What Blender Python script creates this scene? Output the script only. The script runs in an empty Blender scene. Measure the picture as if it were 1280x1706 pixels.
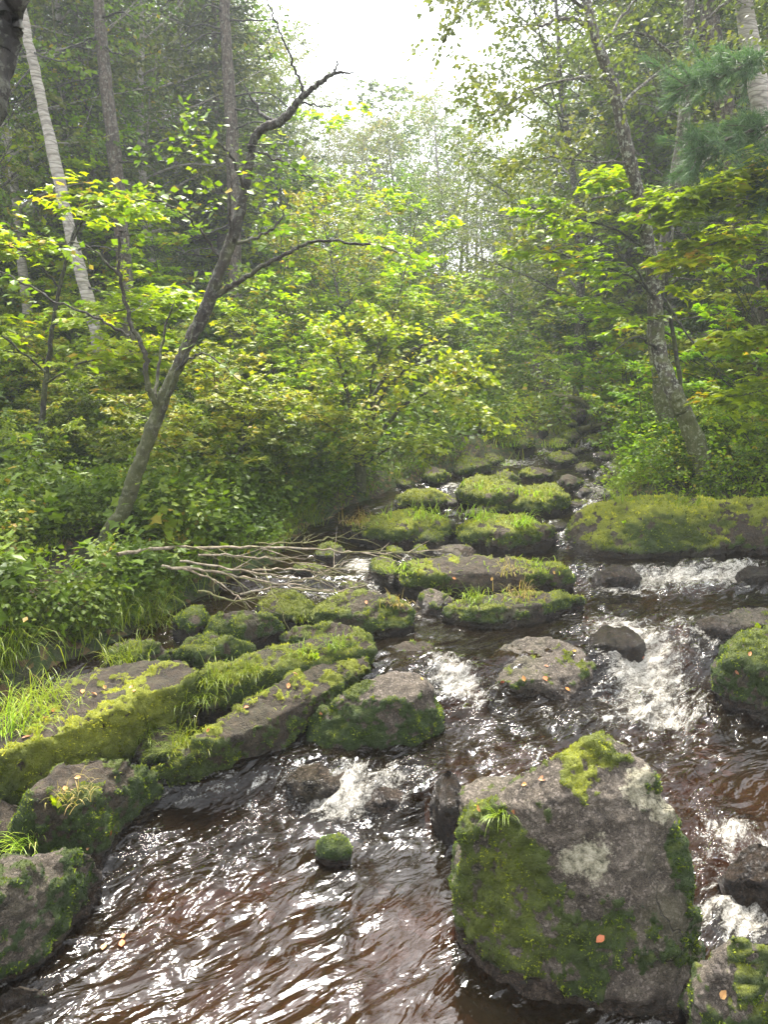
import bpy, bmesh, math, random
import numpy as np
from mathutils import Vector, Matrix
from mathutils.bvhtree import BVHTree
from mathutils.kdtree import KDTree
R = math.radians
SC = bpy.context.scene
COL = SC.collection
# ------------------------------------------------------------------ camera
CAMH, PITCH, F = 2.1, 12.0, 1241.0
cam = bpy.data.cameras.new('camera'); camo = bpy.data.objects.new('camera', cam); COL.objects.link(camo)
cam.sensor_fit = 'VERTICAL'; cam.sensor_height = 24; cam.lens = 24 * F / 1706
cam.clip_start = 0.05; cam.clip_end = 500
camo.location = (0, 0, CAMH); camo.rotation_euler = (R(90 - PITCH), 0, 0)
SC.camera = camo
# ------------------------------------------------------------------ sky, sun, exposure
SUN_EL, SUN_AZ = 62, -8          # azimuth from +Y towards +X
w = bpy.data.worlds.new('World'); SC.world = w; w.use_nodes = True
nt = w.node_tree; nt.nodes.clear()
sky = nt.nodes.new('ShaderNodeTexSky'); sky.sky_type = 'NISHITA'; sky.sun_disc = False
sky.sun_elevation = R(SUN_EL); sky.sun_rotation = R(SUN_AZ); sky.air_density = 1.0; sky.dust_density = 3.0
hs = nt.nodes.new('ShaderNodeHueSaturation'); hs.inputs['Saturation'].default_value = 0.22
bg = nt.nodes.new('ShaderNodeBackground'); bg.inputs['Strength'].default_value = 0.15
wo = nt.nodes.new('ShaderNodeOutputWorld')
nt.links.new(sky.outputs[0], hs.inputs['Color']); nt.links.new(hs.outputs[0], bg.inputs[0]); nt.links.new(bg.outputs[0], wo.inputs[0])
sl = bpy.data.lights.new('sun', 'SUN'); sl.energy = 2.5; sl.angle = R(12); sl.color = (1, .95, .86)
so = bpy.data.objects.new('sun', sl); COL.objects.link(so)
sd = Vector((math.sin(R(SUN_AZ)) * math.cos(R(SUN_EL)), math.cos(R(SUN_AZ)) * math.cos(R(SUN_EL)), math.sin(R(SUN_EL))))
so.rotation_euler = sd.to_track_quat('Z', 'Y').to_euler()
so.location = sd * 60
SC.view_settings.view_transform = 'Standard'; SC.view_settings.look = 'None'
SC.view_settings.exposure = 2.42; SC.view_settings.gamma = 1
cy = SC.cycles
cy.max_bounces = 6; cy.diffuse_bounces = 4; cy.glossy_bounces = 3; cy.transmission_bounces = 4; cy.transparent_max_bounces = 8
cy.volume_bounces = 0; cy.caustics_reflective = False; cy.caustics_refractive = False
cy.use_adaptive_sampling = True; cy.adaptive_threshold = 0.02; cy.sample_clamp_indirect = 6
cy.use_denoising = True
try: cy.denoiser = 'OPENIMAGEDENOISE'; cy.denoising_input_passes = 'RGB_ALBEDO_NORMAL'; cy.denoising_prefilter = 'ACCURATE'
except Exception: pass

# ------------------------------------------------------------------ noise
def _h(i, j, k, s):
    n = (i.astype(np.int64) * 374761393 + j.astype(np.int64) * 668265263 + k.astype(np.int64) * 2147483629 + s * 97531) & 0xffffffff
    n = ((n ^ (n >> 13)) * 1274126177) & 0xffffffff
    n = ((n ^ (n >> 16)) * 2246822519) & 0xffffffff
    return ((n ^ (n >> 15)) & 0xffffff) / 16777215.0
def vn(p, sc, seed=0):
    """value noise in 0..1; p (N,3)"""
    q = np.asarray(p, float) * sc + 1000.37
    i = np.floor(q).astype(np.int64); f = q - i; f = f * f * f * (f * (f * 6 - 15) + 10)
    x, y, z = i[:, 0], i[:, 1], i[:, 2]; a, b, c = f[:, 0], f[:, 1], f[:, 2]
    L = lambda u, v, t: u + (v - u) * t
    return L(L(L(_h(x, y, z, seed), _h(x+1, y, z, seed), a), L(_h(x, y+1, z, seed), _h(x+1, y+1, z, seed), a), b),
             L(L(_h(x, y, z+1, seed), _h(x+1, y, z+1, seed), a), L(_h(x, y+1, z+1, seed), _h(x+1, y+1, z+1, seed), a), b), c)
def fbm(p, sc, o=4, seed=0, g=.5):
    p = np.asarray(p, float); r = 0; a = 1; t = 0
    for k in range(o):
        r = r + a * vn(p, sc * 2.03 ** k, seed + 17 * k); t += a; a *= g
    return r / t
def ss(x, a, b):
    t = np.clip((x - a) / (b - a), 0, 1); return t * t * (3 - 2 * t)
def xy0(x, y): return np.stack([x, y, np.zeros_like(x)], 1)

# ------------------------------------------------------------------ picture <-> place
ct, st = math.cos(R(PITCH)), math.sin(R(PITCH))
def ray(px, py):
    u, v = (px - 640) / F, (853 - py) / F
    return np.array([u, ct + v * st, -st + v * ct])
def PZ(px, py, z):
    d = ray(px, py); t = (z - CAMH) / d[2]
    return np.array([d[0] * t, d[1] * t, z])
def PY(px, py, Y):
    d = ray(px, py); t = Y / d[1]
    return np.array([d[0] * t, Y, CAMH + d[2] * t])
# ------------------------------------------------------------------ lie of the land
def _line(pts, z):
    q = np.array([PZ(a, b, z) for a, b in pts]); o = np.argsort(q[:, 0]); return q[o, 0], q[o, 1]
S1 = _line([(250, 1320), (480, 1310), (620, 1335), (760, 1350), (900, 1400), (1100, 1440), (1280, 1450)], .06)
S2 = _line([(560, 1150), (720, 1165), (850, 1135), (1000, 1120), (1180, 1090), (1280, 1080)], .22)
S3 = _line([(600, 975), (950, 958), (1100, 957), (1280, 950)], .37)
def zW(x, y):
    x = np.asarray(x, float); y = np.asarray(y, float)
    z = .13 * ss(y - np.interp(x, *S1), -.10, .12)
    z = z + .19 * ss(y - np.interp(x, *S2), -.16, .18)
    z = z + .10 * ss(y - np.interp(x, *S3), -.08, .10)
    far = np.clip(y - 6, 0, None)
    k = far * 1.1; z = z + (np.floor(k) + ss(k - np.floor(k), .55, 1.0)) / 1.1 * .055 * (y > 6)
    z = z + np.clip(y - 12.5, 0, None) * .10 - np.clip(y - 32, 0, None) * .08
    return z
def _edge(pts):
    q = np.array([PZ(a, b, c) for a, b, c in pts]); o = np.argsort(q[:, 1]); return q[o, 1], q[o, 0]
EL = _edge([(-400, 1690, 0), (-200, 1600, 0), (-160, 1450, 0), (-160, 1300, .1), (-60, 1240, .1), (60, 1150, .2), (160, 1090, .3), (250, 1040, .32), (330, 990, .35), (460, 940, .4), (470, 900, .45),
            (560, 860, .45), (650, 815, .55), (740, 790, .6), (860, 762, .68), (960, 738, .74)])
ER = _edge([(1750, 1700, 0), (1650, 1300, .1), (1560, 1100, .3), (1500, 960, .4), (1300, 900, .45), (1010, 838, .5), (1040, 800, .55), (1045, 765, .65), (1020, 738, .74)])
def edges(y):
    far = np.clip(y - 12, 0, None) * .02
    return np.interp(y, *EL) + far, np.interp(y, *ER) - far * .5
def G(x, y):
    x = np.asarray(x, float); y = np.asarray(y, float)
    a, b = edges(y)
    dl, dr = a - x, x - b
    closed = ss(y, 18, 20)
    d = np.maximum(dl, dr)
    d = d * (1 - closed) + np.maximum(d, .25) * closed
    z = zW(x, y)
    o = np.clip(d, 0, None)
    bank = .16 * (1 - np.exp(-o / .25)) + .10 * np.minimum(o, 6) + .16 * np.clip(o - 3.0, 0, 22) * ss(o, 3, 9)
    bank = bank + .06 * np.clip(dr, 0, None) * ss(y, 5, 8)
    p = xy0(x, y)
    n = (fbm(p, 1.3, 4, 5) - .5)
    dep = -.22 * ss(-d, .0, .35)
    return z + bank + dep + n * (.10 + .25 * ss(o, .2, 2.5)) * ss(np.abs(d), .0, .3)
def PG(px, py, it=30):
    """where the line of sight of that point of the photo meets the land"""
    d = ray(px, py); lo, hi = .8, 90.0
    ts = np.linspace(lo, hi, 1500); P = d[None] * ts[:, None]; P[:, 2] += CAMH
    g = G(P[:, 0], P[:, 1]); k = np.argmax(P[:, 2] < g)
    return np.array([P[k, 0], P[k, 1], g[k]])
def GA(px, Y):
    """ground point straight ahead at distance Y under image column px"""
    z = .5
    for _ in range(6):
        depth = Y * ct - (z - CAMH) * st
        x = (px - 640) / F * depth; z = float(G(np.array([x]), np.array([Y]))[0])
    return np.array([x, Y, z])
def px_of(p):
    p = np.asarray(p, float); y, z = p[..., 1], p[..., 2] - CAMH
    dep = y * ct - z * st; up = y * st + z * ct
    return np.stack([640 + F * p[..., 0] / dep, 853 - F * up / dep], -1)

# ------------------------------------------------------------------ mesh and object helpers
def put(name, mesh, parent=None):
    o = bpy.data.objects.new(name, mesh); COL.objects.link(o)
    if parent is not None: o.parent = parent
    return o
def tag(o, label, cat=None, group=None, kind=None):
    if label: o['label'] = label
    if cat: o['category'] = cat
    if group: o['group'] = group
    if kind: o['kind'] = kind
    return o
def empty(name, loc, rz=0, s=1.0):
    e = put(name, None); e.location = Vector(loc); e.rotation_euler = (0, 0, rz); e.scale = (s, s, s); e.empty_display_size = .2
    return e
def npmesh(name, V, Fc, mat=None, smooth=True, attrs=None, mat2=None, nlast=0):
    V = np.ascontiguousarray(V, np.float32); Fc = np.ascontiguousarray(Fc, np.int32)
    me = bpy.data.meshes.new(name); k = Fc.shape[1]; n = len(Fc)
    me.vertices.add(len(V)); me.vertices.foreach_set('co', V.ravel())
    me.loops.add(n * k); me.loops.foreach_set('vertex_index', Fc.ravel())
    me.polygons.add(n); me.polygons.foreach_set('loop_start', np.arange(0, n * k, k, dtype=np.int32))
    try: me.polygons.foreach_set('loop_total', np.full(n, k, np.int32))
    except Exception: pass
    me.polygons.foreach_set('use_smooth', np.full(n, smooth))
    for a, v in (attrs or {}).items():
        v = np.asarray(v, np.float32)
        if v.ndim == 1:
            at = me.attributes.new(a, 'FLOAT', 'POINT'); at.data.foreach_set('value', v)
        else:
            at = me.attributes.new(a, 'FLOAT_VECTOR', 'POINT'); at.data.foreach_set('vector', np.ascontiguousarray(v).ravel())
    me.update(calc_edges=True)
    if mat: me.materials.append(mat)
    if mat2: me.materials.append(mat2); mi = np.zeros(n, np.int32); mi[n - nlast:] = 1; me.polygons.foreach_set('material_index', mi)
    return me
def norm(a): return a / np.maximum(np.linalg.norm(a, axis=-1, keepdims=True), 1e-9)

class Tubes:
    def __init__(s): s.V = []; s.Q = []; s.n = 0; s.A = []
    def add(s, pts, rad, k=5, a=0.0, rough=0.0, rng=None):
        P = np.asarray(pts, float); r = np.broadcast_to(np.asarray(rad, float), (len(P),)); n = len(P)
        t = np.gradient(P, axis=0); t = norm(t)
        ref = np.array([0, 0, 1.]) if abs(t[0][2]) < .8 else np.array([1., 0, 0])
        u = norm(np.cross(t, ref)); v = np.cross(t, u)
        an = np.arange(k) * 2 * math.pi / k
        rr = r[:, None] * np.ones(k)
        if rough: rr = rr * (1 + rough * (rng.random((n, k)) - .5))
        ring = P[:, None] + rr[..., None] * (np.cos(an)[None, :, None] * u[:, None] + np.sin(an)[None, :, None] * v[:, None])
        s.V.append(ring.reshape(-1, 3)); s.A.append(np.full(n * k, a))
        i = (np.arange(n - 1)[:, None] * k + np.arange(k)[None]).ravel()
        j = (np.arange(n - 1)[:, None] * k + (np.arange(k)[None] + 1) % k).ravel()
        s.Q.append(np.stack([i, j, j + k, i + k], 1) + s.n); s.n += n * k
    def tris(s):
        Q = np.concatenate(s.Q); return np.concatenate(s.V), np.concatenate([Q[:, [0, 1, 2]], Q[:, [0, 2, 3]]]), np.concatenate(s.A)
    def mesh(s, name, mat): return npmesh(name, np.concatenate(s.V), np.concatenate(s.Q), mat, True, {'rnd': np.concatenate(s.A)})

# leaf outlines: rows (along, across, out of plane), triangles
LEAF = {
 'oval': (np.array([(0, 0, 0), (.5, .30, .06), (1, 0, -.05), (.5, -.30, .06), (.5, 0, -.0)]), np.array([(0, 4, 1), (1, 4, 2), (2, 4, 3), (3, 4, 0)])),
 'rhomb': (np.array([(0, 0, 0), (.45, .33, .07), (1, 0, 0), (.45, -.33, .07)]), np.array([(0, 2, 1), (0, 3, 2)])),
 'lobed': (np.array([(0, 0, 0), (.02, .28, .02), (.22, .2, .03), (.42, .52, .03), (.58, .22, .04), (1, 0, -.08), (.58, -.22, .04), (.42, -.52, .03), (.22, -.2, .03), (.02, -.28, .02)]),
           np.array([(0, 2, 1), (0, 4, 2), (2, 4, 3), (0, 5, 4), (0, 6, 5), (0, 8, 6), (8, 7, 6), (0, 9, 8)])),
 'blade': (np.array([(0, .09, 0), (0, -.09, 0), (1, 0, 0)]), np.array([(0, 1, 2)])),
}
def leaves(P, D, Nn, S, shape, rnd, width=1.0):
    T, Fc = LEAF[shape]; P = np.asarray(P, float); D = norm(np.asarray(D, float))
    B = norm(np.cross(Nn, D)); Nn = np.cross(D, B); S = np.asarray(S, float).reshape(-1, 1, 1)
    V = P[:, None] + S * (T[None, :, 0:1] * D[:, None] + width * T[None, :, 1:2] * B[:, None] + T[None, :, 2:3] * Nn[:, None])
    k = len(T); Fa = (Fc[None] + (np.arange(len(P)) * k)[:, None, None]).reshape(-1, 3)
    return V.reshape(-1, 3), Fa, np.repeat(rnd, k)
def leafmesh(name, P, D, Nn, S, shape, rnd, mat, width=1.0):
    V, Fa, a = leaves(P, D, Nn, S, shape, rnd, width)
    return npmesh(name, V, Fa, mat, False, {'rnd': a})
def join(parts):
    V = []; Q = []; A = []; n = 0
    for v, f, a in parts: V.append(v); Q.append(f + n); A.append(a); n += len(v)
    return np.concatenate(V), np.concatenate(Q), np.concatenate(A)

# ------------------------------------------------------------------ materials
class N:
    def __init__(s, name):
        s.m = bpy.data.materials.new(name); s.m.use_nodes = True; s.t = s.m.node_tree; s.t.nodes.clear(); s.out = s.t.nodes.new('ShaderNodeOutputMaterial')
    def n(s, typ, **kw):
        x = s.t.nodes.new('ShaderNode' + typ)
        for k, v in kw.items():
            if k.startswith('_'): setattr(x, k[1:], v)
        for k, v in kw.items():
            if k.startswith('_'): continue
            key = int(k[1:]) if k[0] == 'i' and k[1:].isdigit() else k.replace('__', ' ')
            if isinstance(v, bpy.types.NodeSocket): s.t.links.new(v, x.inputs[key])
            else: x.inputs[key].default_value = v
        return x
    def attr(s, a): return s.n('Attribute', _attribute_name=a).outputs['Fac']
    def vattr(s, a): return s.n('Attribute', _attribute_name=a).outputs['Vector']
    def ramp(s, f, stops):
        x = s.n('ValToRGB', Fac=f); r = x.color_ramp
        while len(r.elements) < len(stops): r.elements.new(.5)
        for e, (p, c) in zip(r.elements, stops):
            e.position = p; e.color = (c, c, c, 1) if not isinstance(c, tuple) else (*c, 1)
        return x.outputs[0]
    def mix(s, f, a, b, blend='MIX'):
        x = s.n('Mix', _data_type='RGBA', _blend_type=blend)
        for i, v in ((0, f), (6, a), (7, b)):
            if isinstance(v, bpy.types.NodeSocket): s.t.links.new(v, x.inputs[i])
            else: x.inputs[i].default_value = v if i == 0 else (*v, 1)
        return x.outputs[2]
    def math(s, op, a, b=0.0, c=False):
        x = s.n('Math', _operation=op, _use_clamp=c, i0=a, i1=b); return x.outputs[0]
    def noise(s, vec, sc, det=4, rough=.55, dist=0.0):
        return s.n('TexNoise', Vector=vec, Scale=sc, Detail=float(det), Roughness=rough, Distortion=dist).outputs[0]
    def pos(s): return s.n('NewGeometry').outputs['Position']
    def surf(s, sh): s.t.links.new(sh, s.out.inputs['Surface']); return s.m

def leaf_mat(name, stops, trans=.45, rough=.45, spec=.35, tint=(1.25, 1.3, .55)):
    n = N(name); oi = n.n('ObjectInfo').outputs['Random']
    r = n.attr('rnd')
    c = n.ramp(r, stops)
    h = n.n('HueSaturation', Hue=n.math('ADD', n.math('MULTIPLY', oi, .03), .468), Saturation=1.1, Value=n.math('ADD', n.math('MULTIPLY', oi, .35), .82), Color=c).outputs[0]
    b = n.n('BsdfPrincipled', Base__Color=h, Roughness=rough); b.inputs['Specular IOR Level'].default_value = spec
    tc = n.mix(1.0, h, tint, 'MULTIPLY')
    t = n.n('BsdfTranslucent', Color=tc)
    return n.surf(n.n('MixShader', i0=trans, i1=b.outputs[0], i2=t.outputs[0]).outputs[0])
M = {}
M['leaf_mid'] = leaf_mat('leaf_green', [(0, (.065, .12, .018)), (.5, (.11, .19, .026)), (.93, (.20, .28, .04)), (1, (.36, .30, .06))])
M['leaf_bright'] = leaf_mat('leaf_lime', [(0, (.16, .29, .02)), (.55, (.26, .42, .028)), (.9, (.38, .50, .04)), (1, (.50, .42, .07))], .5)
M['leaf_yellow'] = leaf_mat('leaf_yellowing', [(0, (.13, .21, .03)), (.45, (.23, .32, .045)), (.85, (.34, .38, .06)), (1, (.42, .37, .08))], .45)
M['leaf_pale'] = leaf_mat('leaf_pale', [(0, (.10, .14, .05)), (.6, (.17, .20, .08)), (1, (.34, .29, .12))], .4)
M['leaf_grey'] = leaf_mat('leaf_greygreen', [(0, (.08, .12, .035)), (.6, (.14, .19, .055)), (1, (.23, .26, .08))], .42)
M['leaf_dark'] = leaf_mat('leaf_herb', [(0, (.055, .11, .018)), (.6, (.11, .19, .03)), (.94, (.18, .26, .045)), (1, (.34, .28, .07))], .35, .5, .28)
M['needle'] = leaf_mat('needle_green', [(0, (.045, .075, .024)), (.6, (.09, .135, .042)), (1, (.16, .20, .06))], .22, .5, .3, (1, 1.1, .6))
M['needle_pine'] = leaf_mat('needle_bluegreen', [(0, (.06, .12, .055)), (.6, (.09, .17, .08)), (1, (.14, .23, .10))], .3, .5, .3, (1, 1.1, .7))
M['grass'] = leaf_mat('grass_blade', [(0, (.085, .145, .018)), (.6, (.16, .23, .028)), (.9, (.26, .32, .05)), (1, (.42, .34, .14))], .4, .4, .4)
M['grass_lime'] = leaf_mat('grass_blade_lime', [(0, (.15, .26, .03)), (.6, (.25, .38, .05)), (.88, (.34, .42, .08)), (1, (.5, .42, .2))], .4, .4, .4)
M['grass_dry'] = leaf_mat('grass_blade_straw', [(0, (.18, .20, .05)), (.5, (.34, .30, .10)), (1, (.55, .42, .2))], .3, .5, .3)
M['fallen'] = leaf_mat('fallen_leaf', [(0, (.42, .20, .08)), (.4, (.55, .30, .12)), (.75, (.65, .44, .22)), (1, (.62, .50, .10))], .15, .45, .4, (1, .9, .7))

def moss_mat():
    n = N('moss_fuzz'); r = n.attr('rnd'); y = n.attr('yel')
    a = n.ramp(r, [(0, (.010, .026, .003)), (.4, (.040, .080, .006)), (.75, (.11, .175, .012)), (1, (.22, .28, .02))])
    b = n.ramp(r, [(0, (.17, .20, .010)), (.5, (.38, .40, .018)), (1, (.56, .54, .05))])
    c = n.mix(y, a, b)
    p = n.n('BsdfPrincipled', Base__Color=c, Roughness=.7); p.inputs['Specular IOR Level'].default_value = .2
    t = n.n('BsdfTranslucent', Color=c)
    return n.surf(n.n('MixShader', i0=.25, i1=p.outputs[0], i2=t.outputs[0]).outputs[0])
M['moss'] = moss_mat()
def rock_mat():
    n = N('mossy_rock'); P = n.pos(); ms = n.attr('moss'); y = n.attr('yel'); li = n.attr('lichen'); red = n.attr('red'); wet = n.attr('wet')
    n1 = n.noise(P, 7, 8, .7); n2 = n.noise(P, 45, 6, .75); n3 = n.noise(P, 2.2, 3, .6)
    n4 = n.noise(P, 260, 3, .8); n5 = n.noise(P, 16, 9, .82, .4); n6 = n.n('TexVoronoi', Vector=P, Scale=120.0).outputs['Color']
    c = n.ramp(n5, [(.36, (.012, .009, .005)), (.47, (.048, .032, .017)), (.55, (.085, .058, .032)), (.66, (.16, .115, .07))])
    cr = n.ramp(n5, [(.36, (.024, .018, .012)), (.46, (.095, .074, .052)), (.55, (.19, .155, .115)), (.66, (.40, .34, .27))])
    c = n.mix(red, c, cr)
    c = n.mix(n.math('MULTIPLY', n.ramp(n2, [(.45, 0.0), (.65, 1.0)]), .65), c, n.mix(red, (.05, .045, .03), (.07, .05, .04)))
    c = n.mix(n.math('MULTIPLY', n.ramp(n4, [(.52, 0.0), (.62, 1.0)]), .40), c, n.mix(red, (.15, .11, .07), (.36, .30, .23)))
    c = n.mix(n.math('MULTIPLY', n.ramp(n4, [(.38, 1.0), (.47, 0.0)]), .55), c, (.02, .017, .013))
    c = n.mix(n.math('MULTIPLY', n.ramp(n.n('SeparateXYZ', i0=n6).outputs[0], [(.86, 0.0), (.88, 1.0)]), n.math('MULTIPLY', red, .5)), c, (.46, .38, .31))
    c = n.mix(n.math('MULTIPLY', n.ramp(n3, [(.5, 0.0), (.66, 1.0)]), .45), c, (.10, .10, .04))
    lm = n.math('GREATER_THAN', n.math('ADD', li, n.math('MULTIPLY', n.math('SUBTRACT', n2, .5), .9)), .5)
    lm2 = n.math('MULTIPLY', n.ramp(n.math('ADD', li, n.math('MULTIPLY', n.math('SUBTRACT', n2, .5), 1.3)), [(.42, 0.0), (.56, 1.0)]), .9)
    c = n.mix(lm2, c, n.ramp(n2, [(.36, (.09, .085, .05)), (.47, (.34, .31, .20)), (.62, (.66, .60, .44))]))
    mc = n.mix(y, n.mix(n2, (.006, .014, .002), (.05, .09, .010)), n.mix(n2, (.12, .14, .010), (.40, .42, .03)))
    mm = n.ramp(n.math('ADD', ms, n.math('MULTIPLY', n.math('SUBTRACT', n2, .5), 1.0)), [(.38, 0.0), (.52, 1.0)])
    c = n.mix(mm, c, mc)
    c = n.mix(wet, c, n.mix(1.0, c, (.42, .38, .36), 'MULTIPLY'))
    ro = n.math('SUBTRACT', .85, n.math('MULTIPLY', wet, .68))
    h = n.math('ADD', n.math('MULTIPLY', n1, .5), n.math('ADD', n.math('MULTIPLY', n2, .45), n.math('ADD', n.math('MULTIPLY', n4, .12), n.math('MULTIPLY', n5, .8))))
    wp = n.n('VectorMath', _operation='ADD', i0=P, i1=n.n('VectorMath', _operation='SCALE', i0=n.n('TexNoise', Vector=P, Scale=6.0, Detail=5.0).outputs['Color'], Scale=.35).outputs[0]).outputs[0]
    ck = n.n('TexVoronoi', Vector=wp, Scale=3.6, _feature='DISTANCE_TO_EDGE').outputs[0]; cm = n.math('MULTIPLY', n.ramp(ck, [(0, 1.0), (.018, 0.0)]), n.ramp(n3, [(.45, 0.0), (.6, .8)]))
    c = n.mix(n.math('MULTIPLY', cm, n.math('SUBTRACT', 1.0, mm)), c, (.012, .009, .006))
    pt = n.n('TexVoronoi', Vector=P, Scale=75.0).outputs['Distance']
    h = n.math('ADD', n.math('SUBTRACT', h, n.math('MULTIPLY', cm, .5)), n.math('MULTIPLY', n.ramp(pt, [(.1, 0.0), (.4, 1.0)]), .10))
    bp = n.n('Bump', Strength=1.0, Distance=.05, Height=h)
    p = n.n('BsdfPrincipled', Base__Color=c, Roughness=ro, Normal=bp.outputs[0])
    return n.surf(p.outputs[0])
M['rock'] = rock_mat()
def bark_mat(name, c0, c1, moss=.35, lich=.3, vs=(1, 1, .35), sc=22):
    n = N(name); P = n.n('TexCoord').outputs['Object']
    mp = n.n('Mapping', Vector=P, Scale=vs).outputs[0]
    a = n.noise(mp, sc, 7, .7); b = n.noise(P, 5, 4, .6); c2 = n.noise(P, 28, 4, .7)
    v = n.n('TexVoronoi', Vector=mp, Scale=sc * .8, _feature='DISTANCE_TO_EDGE').outputs[0]
    c = n.ramp(a, [(.3, c0), (.7, c1)])
    c = n.mix(n.math('MULTIPLY', n.ramp(v, [(0, 1.0), (.12, 0.0)]), .6), c, tuple(x * .3 for x in c0))
    c = n.mix(n.math('MULTIPLY', n.ramp(c2, [(.53, 0.0), (.60, 1.0)]), lich), c, (.40, .41, .33))
    z = n.n('SeparateXYZ', i0=P).outputs[2]
    mz = n.math('MULTIPLY', n.ramp(n.math('ADD', n.math('SUBTRACT', 1.0, n.math('MULTIPLY', z, .28)), n.math('MULTIPLY', n.math('SUBTRACT', b, .5), 2.2)), [(.45, 0.0), (.75, 1.0)]), moss)
    c = n.mix(mz, c, n.mix(c2, (.05, .08, .01), (.20, .22, .04)))
    bp = n.n('Bump', Strength=.9, Distance=.02, Height=n.math('ADD', a, n.math('MULTIPLY', v, .8)))
    p = n.n('BsdfPrincipled', Base__Color=c, Roughness=.85, Normal=bp.outputs[0])
    return n.surf(p.outputs[0])
M['bark_moss'] = bark_mat('bark_mossy', (.012, .009, .006), (.055, .042, .030), .32, .22)
M['bark_grey'] = bark_mat('bark_grey', (.03, .024, .018), (.15, .125, .095), .5, .75)
M['bark_brown'] = bark_mat('bark_brown', (.04, .028, .022), (.15, .115, .09), .2, .3)
M['bark_birch'] = bark_mat('bark_birch', (.20, .17, .14), (.55, .50, .44), .25, .2, (.4, .4, 2.2), 12)
M['bark_dark'] = bark_mat('bark_dark', (.012, .010, .008), (.05, .042, .035), .3, .2)
M['deadwood'] = bark_mat('bark_deadwood', (.10, .07, .045), (.38, .29, .22), .12, .25, (1, 1, 1), 14)
M['rotwood'] = bark_mat('bark_rotten', (.05, .03, .02), (.17, .10, .06), .5, .2)

def ground_mat():
    n = N('forest_floor'); P = n.pos()
    a = n.noise(P, 3, 6, .65); b = n.noise(P, 30, 5, .7); c2 = n.noise(P, 1.1, 3)
    c = n.ramp(b, [(.3, (.018, .014, .008)), (.55, (.05, .038, .02)), (.75, (.11, .08, .045))])
    c = n.mix(n.ramp(a, [(.42, 0.0), (.6, .85)]), c, n.mix(b, (.02, .04, .008), (.07, .11, .02)))
    v = n.n('TexVoronoi', Vector=P, Scale=26.0).outputs['Color']
    c = n.mix(n.math('MULTIPLY', n.ramp(n.n('SeparateXYZ', i0=v).outputs[0], [(.8, 0.0), (.82, 1.0)]), .5), c, (.20, .11, .05))
    bp = n.n('Bump', Strength=.8, Distance=.04, Height=b)
    return n.surf(n.n('BsdfPrincipled', Base__Color=c, Roughness=.9, Normal=bp.outputs[0]).outputs[0])
M['ground'] = ground_mat()
def bed_mat():
    n = N('stream_bed'); P = n.pos()
    wv = n.n('VectorMath', _operation='ADD', i0=P, i1=n.n('TexNoise', Vector=P, Scale=5.0).outputs['Color']).outputs[0]
    v = n.n('TexVoronoi', Vector=wv, Scale=4.5); v2 = n.n('TexVoronoi', Vector=wv, Scale=4.5, _feature='DISTANCE_TO_EDGE').outputs[0]
    s = n.n('SeparateXYZ', i0=v.outputs['Color']).outputs[0]; b = n.noise(P, 20, 5, .7); big = n.noise(P, 1.3, 3)
    c = n.ramp(s, [(0, (.06, .04, .025)), (.35, (.12, .065, .04)), (.6, (.24, .11, .065)), (.8, (.15, .11, .075)), (1, (.36, .17, .11))])
    c = n.mix(n.ramp(big, [(.4, .75), (.65, 0.0)]), c, (.06, .045, .028))
    c = n.mix(n.ramp(v2, [(0, .6), (.08, 0.0)]), c, (.03, .02, .012))
    c = n.mix(n.math('MULTIPLY', b, .5), c, (.05, .04, .02))
    return n.surf(n.n('BsdfPrincipled', Base__Color=c, Roughness=.8).outputs[0])
M['bed'] = bed_mat()
def water_mat():
    n = N('stream_water'); fl = n.vattr('flow'); fo = n.attr('foam_glint'); P = n.pos(); ru = n.attr('rough')
    a = n.noise(n.n('Mapping', Vector=fl, Scale=(1, .36, 1)).outputs[0], 10, 3, .5, 1.0)
    b = n.noise(n.n('Mapping', Vector=fl, Scale=(1, .45, 1)).outputs[0], 26, 2, .5, .8)
    hgt = n.math('MULTIPLY', n.math('ADD', a, n.math('MULTIPLY', b, .22)), n.math('ADD', .12, n.math('MULTIPLY', ru, 1.8)))
    f1 = n.noise(n.n('Mapping', Vector=fl, Scale=(1, .38, 1)).outputs[0], 26, 6, .72, .8)
    f2 = n.noise(P, 110, 4, .75)
    fm = n.math('ADD', fo, n.math('ADD', n.math('MULTIPLY', n.math('SUBTRACT', f1, .5), 1.9), n.math('MULTIPLY', n.math('SUBTRACT', f2, .5), .9)))
    fm = n.math('MULTIPLY', n.ramp(fm, [(.45, 0.0), (.80, .65), (1.1, 1.0)]), n.ramp(fo, [(.02, 0.0), (.15, 1.0)]))
    bp = n.n('Bump', Strength=1.0, Distance=.05, Height=hgt)
    bpf = n.n('Bump', Strength=.8, Distance=.02, Height=n.math('ADD', f1, f2))
    tr = n.n('BsdfTransparent', Color=(.46, .29, .17, 1))
    df = n.n('BsdfDiffuse', Color=(.022, .016, .009, 1))
    body = n.n('MixShader', i0=.30, i1=tr.outputs[0], i2=df.outputs[0])
    gl = n.n('BsdfGlossy', Color=(1, 1, 1, 1), Roughness=.03, Normal=bp.outputs[0])
    fr = n.n('Fresnel', IOR=1.36, Normal=bp.outputs[0])
    wtr = n.n('MixShader', i0=fr.outputs[0], i1=body.outputs[0], i2=gl.outputs[0])
    fcol = n.ramp(n.math('ADD', n.math('MULTIPLY', f1, .6), n.math('MULTIPLY', f2, .4)), [(.38, (.20, .17, .12)), (.55, (.52, .49, .42)), (.68, (.80, .79, .74))])
    fs = n.n('BsdfPrincipled', Base__Color=fcol, Roughness=.45, Normal=bpf.outputs[0])
    return n.surf(n.n('MixShader', i0=fm, i1=wtr.outputs[0], i2=fs.outputs[0]).outputs[0])
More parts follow.
